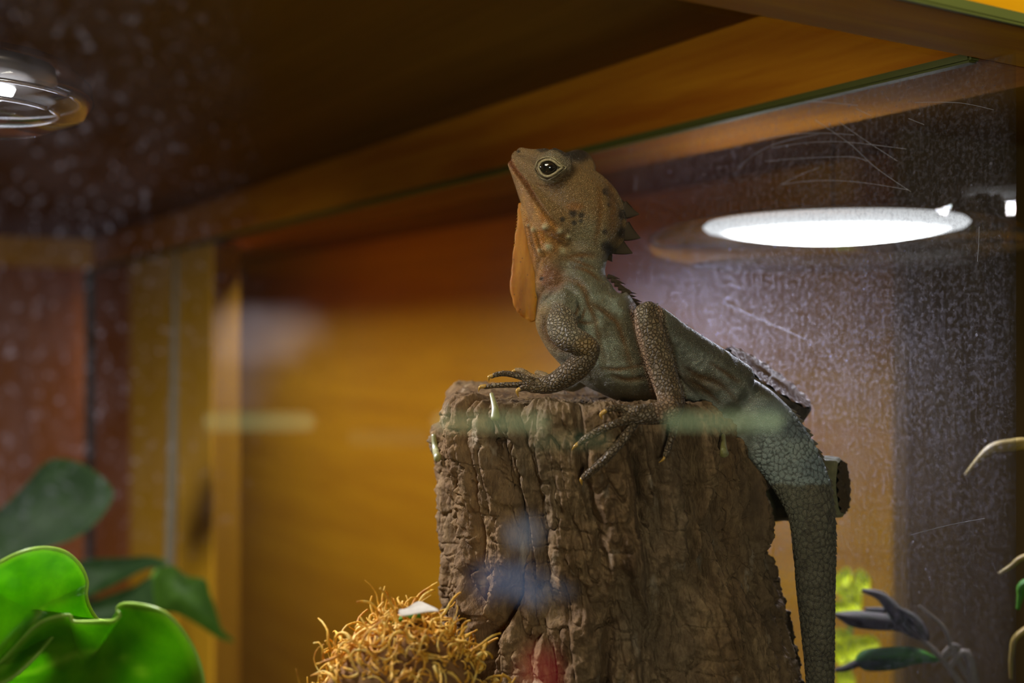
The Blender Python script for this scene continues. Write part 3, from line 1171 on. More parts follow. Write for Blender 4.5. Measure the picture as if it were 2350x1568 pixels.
liz_me.vertices.foreach_set('co', X.ravel())
liz_me.update()
U, Vp = proj(X)

# ---- skin colour, by where it is on the animal
def blob(x, y, rx, ry=None, soft=0.5):
    ry = ry or rx
    d = np.sqrt(((U - x) / rx) ** 2 + ((Vp - y) / ry) ** 2)
    return sstep(1 + soft, 1 - soft, d)


n_a = fbm(X * 90, 4, 61)
n_b = fbm(X * 320, 3, 62)
C = np.tile(np.array([0.22, 0.195, 0.125]), (nv, 1))


def paint(mask, col, amt=1.0):
    global C
    mk = np.clip(mask * amt, 0, 1)[:, None]
    C = C * (1 - mk) + np.array(col) * mk


torso = sstep(590, 660, Vp) * sstep(960, 900, Vp)
paint(torso * sstep(-.5, .5, n_a), (0.26, 0.25, 0.17), 0.8)
paint(blob(1430, 740, 90, 90) * sstep(-.1, .3, n_a), (0.50, 0.54, 0.43), 0.85)
paint(blob(1400, 800, 60, 70) * sstep(-.3, .3, n_a), (0.40, 0.42, 0.32), 0.85)
paint(blob(1350, 700, 40, 36), (0.30, 0.32, 0.24), 0.4)
head = sstep(600, 560, Vp)
paint(head, (0.29, 0.18, 0.08), 0.9)
paint(head * blob(1350, 560, 50, 60), (0.26, 0.22, 0.13), 0.9)
paint(head * blob(1220, 370, 60, 30), (0.31, 0.21, 0.11), 0.8)
paint(blob(1275, 372, 42, 30), (0.25, 0.22, 0.15), 0.8)
thr = sstep(1335, 1235, U + (Vp - 560) * 0.55) * sstep(700, 660, Vp) * sstep(400, 470, Vp) * sstep(-12, 14, Vp - (452 + (U - 1215) * 1.02))
paint(thr, (0.50, 0.23, 0.07), 0.9)
jaw = sstep(16, 6, seg_dist(U, Vp, [(1168, 372), (1186, 425), (1212, 475), (1235, 520)])[0])
paint(jaw, (0.50, 0.30, 0.15), 0.85)
paint(blob(1265, 640, 30, 30), (0.32, 0.12, 0.06), 0.6)
chest = sstep(1300, 1240, U) * sstep(680, 720, Vp) * (1 - isarm)
paint(chest, (0.42, 0.28, 0.13), 0.8)
mouth, mp_ = seg_dist(U, Vp, smooth_poly([(1163, 358), (1182, 390), (1206, 420), (1232, 462), (1262, 500)]))
paint(sstep(8, 3, mouth) * sstep(1.0, .6, mp_) * (Vp < 505), (0.20, 0.05, 0.02), 0.9)
casq = head * sstep(1380, 1412, U) * sstep(400, 440, Vp)
paint(casq * sstep(-.2, .4, n_a), (0.13, 0.105, 0.065), 0.7)
paint(head * blob(1330, 440, 50, 40) * sstep(0, .5, n_a), (0.18, 0.12, 0.06), 0.5)
paint(head * sstep(.2, .6, n_b), (0.15, 0.11, 0.06), 0.35)
paint(thr * sstep(.1, .5, vnoise(np.stack([X[:, 0] * 420 + n_a, X[:, 1] * 100, X[:, 2] * 60 + n_a], 1), 6)), (0.62, 0.36, 0.14), 0.6)
# legs and arms: dark brown with light speckles
spec = sstep(.15, .5, n_b)
for lm in (isarm * sstep(760, 790, Vp), isleg, foot):
    paint(lm, (0.145, 0.095, 0.05), 0.85)
    paint(lm * spec, (0.26, 0.21, 0.14), 0.6)
paint(isarm * blob(1345, 790, 22, 24), (0.30, 0.20, 0.09), 0.8)
paint(isarm * sstep(790, 760, Vp), (0.24, 0.19, 0.13), 0.7)
paint(isleg * sstep(20, 30, dl) * (U < 1520), (0.42, 0.27, 0.18), 0.7)
paint(blob(1520, 925, 24, 22) * isleg, (0.32, 0.22, 0.14), 0.8)
# hips: pale blue grey
hip = sstep(1500, 1560, U) * sstep(1800, 1750, U) * (1 - isleg) * (1 - foot)
paint(hip, (0.28, 0.28, 0.21), 0.8)
dback, _ = seg_dist(U, Vp, [(1455, 690), (1500, 692), (1560, 752), (1640, 797), (1720, 852), (1800, 922)])
paint(hip * sstep(14, 46, dback) * sstep(-.4, .2, n_a), (0.62, 0.63, 0.53), 0.9)
paint(hip * blob(1600, 880, 60, 22), (0.36, 0.24, 0.14), 0.45)
paint(sstep(30, 10, dback) * hip, (0.15, 0.13, 0.085), 0.8)
# tail: pale blue near the root, olive brown below a sharp line
ty = Vp + 0.22 * (U - 1850) * 0
pale = sstep(1690, 1760, U) * sstep(900, 940, Vp) * sstep(1118, 1110, Vp + n_b * 6)
paint(pale, (0.42, 0.49, 0.45), 0.9)
paint(pale * blob(1830, 985, 40, 26), (0.12, 0.15, 0.18), 0.55)
paint(pale * blob(1870, 1075, 34, 34), (0.16, 0.21, 0.24), 0.5)
low = sstep(1108, 1120, Vp + n_b * 6) * (U > 1760)
paint(low, (0.17, 0.155, 0.105), 0.95)
paint(low * sstep(1858, 1830, U + n_a * 14) * sstep(1300, 1180, Vp), (0.24, 0.24, 0.17), 0.6)
paint(low * sstep(.0, .5, n_a), (0.22, 0.21, 0.15), 0.5)
paint(tmask * (1 - tg), (0.05, 0.04, 0.03), 0.75)
# spots
for x, y, r in ((1315, 490, 9), (1334, 494, 7), (1318, 512, 6), (1291, 504, 6), (1333, 507, 5), (1388, 532, 6), (1390, 440, 9), (1398, 448, 6), (1392, 566, 13),
                (1432, 492, 13), (1430, 535, 14), (1424, 578, 12), (1404, 580, 14), (1335, 591, 4), (1243, 640, 5), (1190, 348, 4), (1398, 470, 5)):
    paint(blob(x, y, r, r, .4) * near, (0.035, 0.028, 0.02), 0.85)
paint(blob(1318, 474, 20, 9) * near, (0.38, 0.17, 0.06), 0.6)
browm = sstep(15, 6, seg_dist(U, Vp, [(1242, 340), (1262, 334), (1285, 338), (1300, 350)])[0])
paint(browm, (0.04, 0.03, 0.02), 0.85)
paint(blob(1328, 356, 27, 17), (0.025, 0.02, 0.016), 0.9)
ey = np.sqrt(((U - 1263) / 32) ** 2 + ((Vp - 390) / 27) ** 2)
paint(np.exp(-((ey - 1.0) / 0.12) ** 2) * near, (0.32, 0.26, 0.14), 0.5)
paint(np.exp(-((ey - 0.72) / 0.08) ** 2) * near, (0.16, 0.12, 0.07), 0.7)
paint(tubm, (0.66, 0.60, 0.38), 0.95)
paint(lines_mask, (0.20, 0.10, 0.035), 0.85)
_lum = C.mean(1, keepdims=True)
_sat = (1.18 - 0.1 * pale)[:, None]
C = np.clip(_lum + (C - _lum) * _sat, 0.004, 1)
C *= np.array([1.02, 0.98, 0.93])
C *= (1 + 0.14 * n_a + 0.20 * n_b)[:, None]
C = np.clip(C, 0.005, 0.9)
ca = liz_me.color_attributes.new('skin', 'FLOAT_COLOR', 'POINT')
ca.data.foreach_set('color', np.hstack([C, np.ones((nv, 1))]).ravel())
sm = liz_me.attributes.new('scale_size', 'FLOAT', 'POINT')
big = np.clip(limb * 1.0 + 0.0, 0, 1) * (1 - tmask)
sm.data.foreach_set('value', big)
smt = liz_me.attributes.new('tail_mask', 'FLOAT', 'POINT')
smt.data.foreach_set('value', tmask)

m = NT('lizard_skin')
at1 = m.n('ShaderNodeAttribute', attribute_name='skin')
at2 = m.n('ShaderNodeAttribute', attribute_name='scale_size')
at3 = m.n('ShaderNodeAttribute', attribute_name='tail_mask')
v = m.coord()


def vor(scale, feat='DISTANCE_TO_EDGE'):
    vo = m.n('ShaderNodeTexVoronoi')
    vo.feature = feat
    vo.inputs['Scale'].default_value = scale
    m.l(v, vo.inputs['Vector'])
    return vo.outputs['Distance']


sA = m.ramp(vor(620), [(0.0, 0.0), (0.22, 1.0)])
sB = m.ramp(vor(1500), [(0.0, 0.0), (0.25, 1.0)])
mixh = m.mix(at2.outputs['Fac'], sB, sA)
amp = m.math('SUBTRACT', 1.0, m.math('MULTIPLY', at3.outputs['Fac'], 0.7))
hgt = m.math('MULTIPLY', mixh, amp)
nrm = m.bump(hgt, 0.9, 0.0009)
dk = m.mix(m.math('MULTIPLY', at2.outputs['Fac'], 0.75), (1, 1, 1), m.ramp(vor(620), [(0.0, 0.35), (0.16, 1.0)]))
col = m.mix(1.0, at1.outputs['Color'], dk, 'MULTIPLY')
M_skin = m.done(m.bsdf(col, 0.5, nrm, Specular_IOR_Level=0.45, Subsurface_Weight=0.08, Subsurface_Scale=0.004, Subsurface_Radius=(1.0, 0.4, 0.2)))
lizard = link('lizard', liz_me, M_skin)
tag(lizard, 'brown and grey-green crested lizard perched on the stump with its head raised', 'lizard')

# ---- throat pouch
V, Fc = tube_px([(1196, 470, .540, 5, 5), (1199, 510, .540, 12, 7), (1203, 565, .540, 22, 8), (1205, 620, .540, 30, 9), (1206, 665, .540, 33, 10), (1212, 705, .540, 27, 9), (1222, 733, .540, 9, 6)], 12, 40)
V = np.array(V)
pu, pv = proj(V)
nrid = vnoise(np.stack([V[:, 0] * 500, V[:, 1] * 0, V[:, 2] * 40], 1), 3)
V[:, 1] += nrid * 0.0004
edge = (pu < 1203)
V[:, 0] -= np.where(pu < np.interp(pv, [470, 560, 640, 700, 735], [1193, 1184, 1177, 1188, 1213]), 1, 0) * np.abs(np.sin(pv * 0.75)) * 0.0005
m = NT('pouch_skin')
v = m.coord()
c = m.ramp(m.noise(m.coord((1, 1, 0.25)), 130, 4, 0.6), [(0.35, (0.26, 0.085, 0.006)), (0.6, (0.44, 0.18, 0.012))])
vo = m.n('ShaderNodeTexVoronoi')
vo.inputs['Scale'].default_value = 330
m.l(v, vo.inputs['Vector'])
c = m.mix(m.ramp(vo.outputs['Distance'], [(0.06, 0.8), (0.13, 0.0)]), c, (0.10, 0.04, 0.02))
M_pouch = m.done(m.bsdf(c, 0.55, m.bump(m.noise(v, 900, 2), 0.4, 0.0004), Subsurface_Weight=0.5, Subsurface_Scale=0.004, Subsurface_Radius=(1.0, 0.45, 0.1), Specular_IOR_Level=0.3))
o = mesh_obj('throat_pouch', V, Fc, M_pouch, lizard)
o['label'] = 'thin orange throat pouch'

# ---- eye and lids
m = NT('eye_dark')
v = m.coord()
M_eye = m.done(m.bsdf(m.ramp(m.noise(v, 400, 2), [(0.4, (0.006, 0.005, 0.004)), (0.7, (0.03, 0.02, 0.01))]), 0.06, None, Coat_Weight=0.6))


def ellipsoid(c, r, seg=32, rings=20):
    V, Fc = [], []
    for i in range(rings + 1):
        ph = math.pi * i / rings
        for j in range(seg):
            a = 2 * math.pi * j / seg
            V.append((c[0] + r[0] * math.sin(ph) * math.cos(a), c[1] + r[1] * math.sin(ph) * math.sin(a), c[2] + r[2] * math.cos(ph)))
    for i in range(rings):
        for j in range(seg):
            k = (j + 1) % seg
            Fc.append((i * seg + j, (i + 1) * seg + j, (i + 1) * seg + k, i * seg + k))
    return np.array(V), Fc


# skin depth under a pixel, from the finished surface
def skin_depth(px, py, rad=4):
    s = (np.abs(U - px) < rad) & (np.abs(Vp - py) < rad) & (N[:, 1] < 0)
    return X[s, 1].min() if s.any() else 0.52


ed = skin_depth(1258, 384)
ec = P(1257, 384, ed + 0.0018)
V, Fc = ellipsoid(ec + Vector((2.5 * K, 0, 0)), (22 * K, 15 * K, 16.5 * K))
e_o = mesh_obj('eye', V, Fc, M_eye, lizard)
e_o['label'] = 'glossy dark eye'
lid_m = NT('eyelid_skin')
M_lid = lid_m.done(lid_m.bsdf(lid_m.ramp(lid_m.noise(lid_m.coord(), 900, 3), [(0.35, (0.20, 0.15, 0.07)), (0.65, (0.32, 0.26, 0.13))]), 0.6))
almond = [(1236, 385), (1241, 373), (1255, 367), (1268, 369), (1282, 380), (1290, 384), (1282, 391), (1268, 401), (1254, 405), (1242, 398), (1236, 385)]
for nm, pts, r, off in (('eyelid', almond, 2.7, 0.0008), ('eyelid_fold', [((x - 1262) * 1.32 + 1262, (y - 386) * 1.38 + 387) for x, y in almond], 1.3, -0.0001)):
    L = []
    for x, y in catmull(np.array(pts, float), 4):
        p = P(x, y, skin_depth(x, y, 5) - off)
        L.append((p.x, p.y, p.z, r * K, r * K))
    L = np.array(L)
    for _ in range(4):
        L[1:-1, 1] = (L[:-2, 1] + L[2:, 1] + L[1:-1, 1]) / 3
    V, Fc = sweep(L, 1, 12)
    mesh_obj(nm, V, Fc, M_lid, lizard)

# ---- spines
M_spine = plain('spine_horn', (0.15, 0.12, 0.075), 0.7, Specular_IOR_Level=0.2)
M_crest = plain('crest_horn', (0.045, 0.03, 0.015), 0.75, Specular_IOR_Level=0.15)
M_claw = plain('amber_claw', (0.55, 0.30, 0.05), 0.25)


def spike(base, tip, wbase, thick, mat, name='spine', bend=0.0, d=DL, parent=None):
    b0, t0 = np.array(base, float), np.array(tip, float)
    ax = t0 - b0
    L = np.linalg.norm(ax)
    ax /= L
    pr = np.array([-ax[1], ax[0]])
    nodes = []
    for s in (0, .25, .5, .75, .93, 1):
        c = b0 + ax * L * s + pr * bend * L * (s * s)
        nodes.append((c[0], c[1], d, max(wbase * (1 - s) ** 0.9, 0.25), max(thick * (1 - s), 0.25)))
    V, Fc = tube_px(nodes, 2, 10)
    return mesh_obj(name, V, Fc, mat, parent or lizard)


for b0, t0, w_ in (((1430, 483), (1466, 496), 23), ((1432, 531), (1468, 551), 25), ((1414, 563), (1450, 586), 23), ((1398, 590), (1404, 602), 9), ((1425, 466), (1440, 470), 8)):
    spike(b0, t0, w_, 6, M_crest, 'crest_spine', -0.12)
for i in range(8):
    t = i / 7
    bx, by = 1388 + 58 * t, 640 + 62 * t
    spike((bx + 8, by - 5), (bx + 36 + 5 * math.sin(i * 2.1), by - 3 + 3 * math.sin(i)), 6, 3, M_crest, 'nape_spine', 0.15)
for i in range(9):
    t = i / 8
    bx, by = np.interp(t, [0, .5, 1], [1505, 1640, 1780]), np.interp(t, [0, .5, 1], [702, 800, 912])
    spike((bx, by), (bx + 5, by - 7), 5, 3, M_spine, 'back_spine', 0.1, .541)
tl = catmull([(n[0], n[1], n[2], n[3], 0) for n in body_nodes[8:16]], 10)
dist_acc, nxt, k = 0, 0, 0
for i in range(6, len(tl) - 1):
    dx, dy = tl[i + 1][0] - tl[i][0], tl[i + 1][1] - tl[i][1]
    L = math.hypot(dx, dy)
    dist_acc += L
    while dist_acc >= nxt:
        nx, ny = dy / L, -dx / L
        f = max(0.35, 1 - k / 34)
        bx, by = tl[i][0] + nx * (tl[i][3] - 3.5), tl[i][1] + ny * (tl[i][3] - 3.5)
        ln_ = 11 * f + 3
        spike((bx - dx / L * 3, by - dy / L * 3), (bx + nx * ln_ + dx / L * 7, by + ny * ln_ + dy / L * 7), 9 * f + 2.5, 4, M_spine, 'tail_spine', 0.0, tl[i][2])
        nxt += 15 + 4 * math.sin(k * 1.7)
        k += 1
# pouch fringe: tiny beads down the leading edge
for i in range(26):
    t = i / 25
    py_ = 478 + 190 * t
    px_ = np.interp(py_, [470, 510, 565, 620, 668], [1192, 1188, 1182, 1176, 1174])
    spike((px_ + 2, py_), (px_ - 4, py_ + 1.5), 3.2, 2.6, M_pouch, 'fringe_spine', 0.0, .540)
# ---- claws
def claw(p0, p1, p2, d, r=5.0):
    V, Fc = tube_px([(p0[0], p0[1], d, r, r), (p1[0], p1[1], d - .0004, r * .75, r * .75), (p2[0], p2[1], d, .5, .5)], 6, 12)
    mesh_obj('claw', V, Fc, M_claw, lizard)


claw((1130, 863), (1122, 866), (1122, 877), .517)
claw((1113, 887), (1102, 889), (1098, 899), .515)
claw((1196, 892), (1187, 898), (1190, 912), .509, 5.5)
claw((1188, 850), (1178, 853), (1176, 861), .527)
claw((1389, 944), (1379, 952), (1383, 964), toe_d[0][-1][2], 5.5)
claw((1331, 1016), (1320, 1024), (1312, 1034), toe_d[1][-1][2], 5)
claw((1341, 1095), (1334, 1102), (1336, 1114), toe_d[2][-1][2] - .001, 6)
claw((1527, 1046), (1522, 1055), (1512, 1062), toe_d[3][-1][2], 4)

# ------------------------------------------------------------------ plants
def leaf_mat(name, c0, c1, trans=0.35, rough=0.35, vein=(0.35, 0.5, 0.05), spec=0.4):
    m = NT(name)
    v = m.coord(kind='Generated')
    c = m.ramp(m.noise(v, 4, 3), [(0.35, c0), (0.65, c1)])
    a = m.n('ShaderNodeAttribute', attribute_name='vein')
    c = m.mix(a.outputs['Fac'], c, vein)
    b = m.bsdf(c, rough, None, Specular_IOR_Level=spec)
    tl_ = m.n('ShaderNodeBsdfTranslucent')
    m.l(m.mix(0.4, c, tuple(min(1, x * 1.6) for x in c1)), tl_.inputs[0])
    mx = m.n('ShaderNodeMixShader')
    mx.inputs[0].default_value = trans
    m.l(b, mx.inputs[1])
    m.l(tl_.outputs[0], mx.inputs[2])
    return m.done(mx.outputs[0])


def leaf(name, outline, mid, depth_fn, mat, parent=None, thick=0.0005, veins=(), n_in=10, samples=6, rim=True, margin=None):
    """outline: closed pixel polygon; mid: point where the sides meet; depth_fn(px,py)->depth"""
    O = catmull(np.array(outline + [outline[0]], float), samples)[:-1]
    n = len(O)
    cen = np.array(mid, float)
    rings = []
    for k in range(n_in):
        t = 1 - k / n_in
        rings.append(cen + (O - cen) * t)
    pts = np.vstack(rings + [[cen]])
    tt = np.concatenate([np.full(n, 1 - k / n_in) for k in range(n_in)] + [[0]])
    dpt = np.array([depth_fn(x, y, t) for (x, y), t in zip(pts, tt)])
    V = np.array([P(x, y, d) for (x, y), d in zip(pts, dpt)])
    Fc = []
    for k in range(n_in - 1):
        for j in range(n):
            jj = (j + 1) % n
            Fc.append((k * n + j, k * n + jj, (k + 1) * n + jj, (k + 1) * n + j))
    for j in range(n):
        Fc.append(((n_in - 1) * n + j, (n_in - 1) * n + (j + 1) % n, n_in * n))
    me = bpy.data.meshes.new(name)
    me.from_pydata(V.tolist(), [], Fc)
    me.update()
    vm = np.zeros(len(pts))
    if rim:
        vm = np.maximum(vm, (tt > 0.99) * 0.8)
    for poly in veins:
        dd, _ = seg_dist(pts[:, 0], pts[:, 1], poly)
        vm = np.maximum(vm, np.exp(-(dd / 7.0) ** 2) * 0.8)
    me.attributes.new('vein', 'FLOAT', 'POINT').data.foreach_set('value', vm)
    o = link(name, me, mat, parent)
    if margin is not None:
        Lm = [(*V[j % n], margin, margin) for j in range(0, n + 1, 2)]
        Vm, Fm = sweep(Lm, 2, 8)
        mesh_obj('leaf_margin', Vm, Fm, M_margin, o)
    so = o.modifiers.new('thick', 'SOLIDIFY')
    so.thickness = thick
    ss = o.modifiers.new('sub', 'SUBSURF')
    ss.levels = ss.render_levels = 1
    return o


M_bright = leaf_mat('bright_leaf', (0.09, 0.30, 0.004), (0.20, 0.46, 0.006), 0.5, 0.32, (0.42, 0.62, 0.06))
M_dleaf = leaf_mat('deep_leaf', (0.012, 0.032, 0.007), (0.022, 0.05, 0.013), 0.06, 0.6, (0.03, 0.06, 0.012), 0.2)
M_margin = leaf_mat('pale_leaf_margin', (0.35, 0.55, 0.06), (0.45, 0.65, 0.12), 0.3)
M_stem = plain('green_stem', (0.12, 0.28, 0.03), 0.5)

# big bright leaf: two lobes of one curled blade
ph = empty('philodendron', P(40, 1568, 0.45) + Vector((0, 0, -0.62)))
ph.location.z = 0.0
tag(ph, 'bright green curled leaf plant filling the bottom left corner', 'plant')
upper = [(-60, 1330), (0, 1292), (50, 1268), (100, 1258), (150, 1268), (185, 1300), (200, 1335), (198, 1365), (205, 1392), (222, 1420), (250, 1443), (278, 1450), (294, 1444),
         (270, 1436), (232, 1424), (196, 1426), (170, 1424), (156, 1412), (130, 1450), (70, 1520), (0, 1570), (-80, 1560)]
lower = [(-40, 1562), (20, 1500), (90, 1430), (156, 1412), (166, 1426), (196, 1428), (232, 1426), (262, 1425), (276, 1412), (270, 1398), (284, 1387), (320, 1388), (370, 1402), (410, 1436),
         (445, 1490), (465, 1550), (468, 1620), (440, 1700), (300, 1740), (100, 1700), (-40, 1640)]
leaf('leaf_blade', upper, (70, 1400), lambda x, y, t: 0.452 + 0.00016 * (x - 60) + 0.018 * (1 - t * t) - 0.008 * math.sin(x * 0.02), M_bright, ph,
     veins=([(0, 1545), (60, 1470), (95, 1400)], ), margin=0.0007)
leaf('leaf_blade', lower, (190, 1540), lambda x, y, t: 0.450 - 0.00008 * (x - 60) + 0.014 * (1 - t * t) + 0.006 * math.sin(x * 0.018 + y * .012), M_bright, ph,
     veins=([(0, 1552), (80, 1540), (150, 1510), (220, 1495)], [(290, 1505), (330, 1540), (300, 1590)]), margin=0.0007)
V, Fc = sweep([(*P(0, 1560, .452), .0022, .0022), (*(P(0, 1560, .455) + Vector((0, 0, -.1))), .0026, .0026), (*(P(40, 1568, .47) + Vector((0, 0, -.4))), .003, .003), (P(40, 0, .45).x, .45, 0.0, .004, .004)], 8, 12)
mesh_obj('stem', V, Fc, M_stem, ph)

# darker plant further in
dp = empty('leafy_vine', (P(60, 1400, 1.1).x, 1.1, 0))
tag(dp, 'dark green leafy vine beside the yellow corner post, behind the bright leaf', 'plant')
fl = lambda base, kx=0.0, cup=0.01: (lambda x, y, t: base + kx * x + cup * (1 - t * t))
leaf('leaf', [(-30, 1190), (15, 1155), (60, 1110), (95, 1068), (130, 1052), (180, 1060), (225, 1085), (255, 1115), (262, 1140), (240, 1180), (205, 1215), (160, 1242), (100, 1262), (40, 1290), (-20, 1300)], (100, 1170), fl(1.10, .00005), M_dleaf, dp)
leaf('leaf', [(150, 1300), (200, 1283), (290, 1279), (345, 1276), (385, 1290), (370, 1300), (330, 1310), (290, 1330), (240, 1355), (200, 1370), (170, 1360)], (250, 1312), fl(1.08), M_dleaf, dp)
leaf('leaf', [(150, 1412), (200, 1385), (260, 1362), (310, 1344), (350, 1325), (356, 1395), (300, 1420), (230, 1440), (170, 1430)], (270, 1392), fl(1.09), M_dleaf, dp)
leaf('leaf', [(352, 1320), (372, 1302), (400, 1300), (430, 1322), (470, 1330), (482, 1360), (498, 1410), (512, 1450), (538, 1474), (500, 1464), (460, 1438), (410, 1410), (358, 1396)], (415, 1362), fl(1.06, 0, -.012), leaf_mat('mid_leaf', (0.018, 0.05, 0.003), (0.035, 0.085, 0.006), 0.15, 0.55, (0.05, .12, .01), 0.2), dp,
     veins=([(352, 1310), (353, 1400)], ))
V, Fc = tube_px([(5, 1170, 1.12, 5, 5), (8, 1260, 1.12, 7, 7), (5, 1400, 1.12, 8, 8), (10, 2400, 1.12, 9, 9)], 8, 10)
mesh_obj('stem', V, Fc, M_stem, dp)
V, Fc = tube_px([(375, 1288, 1.10, 6, 6), (352, 1330, 1.10, 8, 8), (348, 1410, 1.10, 8, 8), (330, 1600, 1.10, 8, 8), (330, 2500, 1.10, 9, 9)], 8, 10)
mesh_obj('stem', V, Fc, M_stem, dp)
for o in dp.children:
    if o.name.startswith('stem'):
        V_ = o.data.vertices
        zmin = min(vv.co.z for vv in V_)
        for vv in V_:
            if vv.co.z < 0.45:
                vv.co.z = 0.45 - (0.45 - vv.co.z) * (0.45 / (0.45 - zmin))

# plants at the right, behind the dusty glass
pr_ = empty('willowy_plant', (P(2200, 1568, .66).x, .66, 0))
tag(pr_, 'twiggy plant with narrow purple green leaves right of the tail tip', 'plant')
M_purp = leaf_mat('purple_leaf', (0.045, 0.055, 0.03), (0.10, 0.075, 0.075), 0.1, 0.6, (0.12, 0.1, 0.08), 0.2)
M_gleaf = leaf_mat('green_narrow_leaf', (0.03, 0.12, 0.012), (0.06, 0.20, 0.015), 0.2, 0.55, (0.08, 0.22, 0.03), 0.25)
M_twig = plain('grey_twig', (0.20, 0.16, 0.12), 0.7)


def narrow(pts, ws, base, mat, parent, name='leaf'):
    L = catmull(np.array([(x, y, w) for (x, y), w in zip(pts, ws)], float), 6)
    T = np.gradient(L[:, :2], axis=0)
    T /= np.linalg.norm(T, axis=1)[:, None]
    nx = np.stack([-T[:, 1], T[:, 0]], 1)
    V = []
    for k in range(-2, 3):
        for i in range(len(L)):
            q = L[i, :2] + nx[i] * L[i, 2] * k / 2
            V.append(P(q[0], q[1], base + 0.0035 * abs(k) / 2 - 0.0005 * k))
    n = len(L)
    Fc = [(k * n + i, k * n + i + 1, (k + 1) * n + i + 1, (k + 1) * n + i) for k in range(4) for i in range(n - 1)]
    o = mesh_obj(name, np.array(V), Fc, mat, parent)
    so = o.modifiers.new('thick', 'SOLIDIFY')
    so.thickness = 0.0005
    return o


narrow([(1915, 1410), (1955, 1420), (2000, 1425), (2060, 1432), (2100, 1455)], [2, 17, 20, 16, 4], .655, M_purp, pr_)
narrow([(1978, 1355), (2020, 1368), (2050, 1400), (2080, 1440), (2125, 1470)], [2, 10, 15, 14, 3], .650, M_purp, pr_)
narrow([(2060, 1395), (2095, 1420), (2118, 1455), (2125, 1475)], [2, 10, 12, 3], .652, M_purp, pr_)
narrow([(1985, 1398), (2020, 1400), (2050, 1402)], [2, 5, 2], .66, M_purp, pr_)
narrow([(1965, 1520), (1985, 1516), (2040, 1512), (2100, 1506), (2155, 1516)], [5, 23, 26, 18, 2], .650, M_gleaf, pr_)
narrow([(1915, 1538), (1940, 1534), (1968, 1522)], [2, 6, 8], .650, M_purp, pr_)
for nod in ([(2110, 1392, 3), (2150, 1425, 4), (2172, 1452, 5), (2183, 1485, 5), (2200, 1520, 6), (2250, 1600, 7)],
            [(2100, 1455, 5), (2140, 1490, 6), (2175, 1530, 7), (2210, 1580, 8)],
            [(2155, 1514, 4), (2170, 1508, 5), (2195, 1490, 5)],
            [(2165, 1500, 4), (2185, 1482, 5), (2200, 1484, 4)]):
    V, Fc = tube_px([(x, y, .652, r, r) for x, y, r in nod], 6, 10)
    mesh_obj('twig', V, Fc, M_twig, pr_)
V, Fc = sweep([(*P(2175, 1530, .652), .0014, .0014), (*P(2240, 1640, .652), .003, .003), (P(2240, 1640, .66).x, .66, .3, .004, .004), (P(2240, 1640, .66).x, .66, 0, .005, .005)], 8, 10)
mesh_obj('stem', V, Fc, M_twig, pr_)

yp = empty('lime_plant', (P(1960, 1568, .95).x, .93, 0))
tag(yp, 'blurred lime yellow leafy plant behind the lizard tail', 'plant')
M_lime = leaf_mat('lime_leaf', (0.62, 0.78, 0.01), (0.85, 0.9, 0.015), 0.3, 0.5, (0.5, 0.7, 0.05))
rnd = random.Random(5)
for (x, y, r) in ((1935, 1345, 26), (1975, 1335, 22), (1955, 1370, 28), (1930, 1395, 20), (1940, 1325, 18), (1985, 1340, 16), (1960, 1385, 18),
                  (1935, 1470, 24), (1975, 1482, 26), (2000, 1476, 18), (1930, 1500, 22), (1955, 1492, 24), (1940, 1560, 26), (1930, 1590, 22), (1962, 1600, 24)):
    a = rnd.uniform(0, 6.28)
    pts = []
    for k in range(8):
        t = 2 * math.pi * k / 8
        q = (math.cos(t) * r * 1.3, math.sin(t) * r * 0.85)
        pts.append((x + q[0] * math.cos(a * .3) - q[1] * math.sin(a * .3), y + q[0] * math.sin(a * .3) + q[1] * math.cos(a * .3)))
    leaf('leaf', pts, (x, y), fl(.86 + rnd.uniform(-.02, .02), 0, .004), M_lime, yp, samples=3, n_in=4, rim=False)
V, Fc = sweep([(*P(1952, 1340, .93), .0016, .0016), (*P(1950, 1480, .93), .002, .002), (*P(1948, 1600, .93), .002, .002), (P(1948, 0, .93).x, .93, 0.3, .003, .003), (P(1948, 0, .93).x, .93, 0.0, .003, .003)], 8, 10)
mesh_obj('stem', V, Fc, M_stem, yp)

rp = empty('strap_leaf_plant', (P(2420, 1568, .60).x, .62, 0))
tag(rp, 'drooping yellow-brown strap leaves entering at the right edge', 'plant')
M_strap = leaf_mat('strap_leaf', (0.24, 0.16, 0.03), (0.38, 0.27, 0.06), 0.2, 0.5, (0.3, 0.22, 0.08))
narrow([(2215, 1092), (2240, 1062), (2275, 1032), (2320, 1022), (2370, 1022), (2440, 1060)], [2, 5, 11, 13, 12, 6], .60, M_strap, rp, 'strap_leaf')
narrow([(2292, 1318), (2320, 1300), (2352, 1278), (2440, 1260)], [2, 4, 5, 6], .60, M_strap, rp, 'strap_leaf')
narrow([(2336, 1400), (2342, 1368), (2352, 1340), (2440, 1300)], [2, 7, 9, 6], .61, M_gleaf, rp, 'strap_leaf')
narrow([(2320, 1560), (2322, 1500), (2340, 1455), (2440, 1400)], [2, 4, 6, 6], .61, M_strap, rp, 'strap_leaf')
V, Fc = sweep([(*P(2440, 1040, .602), .003, .003), (*P(2442, 1300, .605), .004, .004), (*P(2440, 1600, .61), .004, .004), (P(2440, 0, .61).x, .61, .3, .005, .005), (P(2440, 0, .61).x, .61, 0, .005, .005)], 8, 10)
mesh_obj('stem', V, Fc, M_stem, rp)

# ------------------------------------------------------------------ fibre nest at the left foot of the stump
MC = P(930, 1560, .47)
rngn = np.random.RandomState(4)
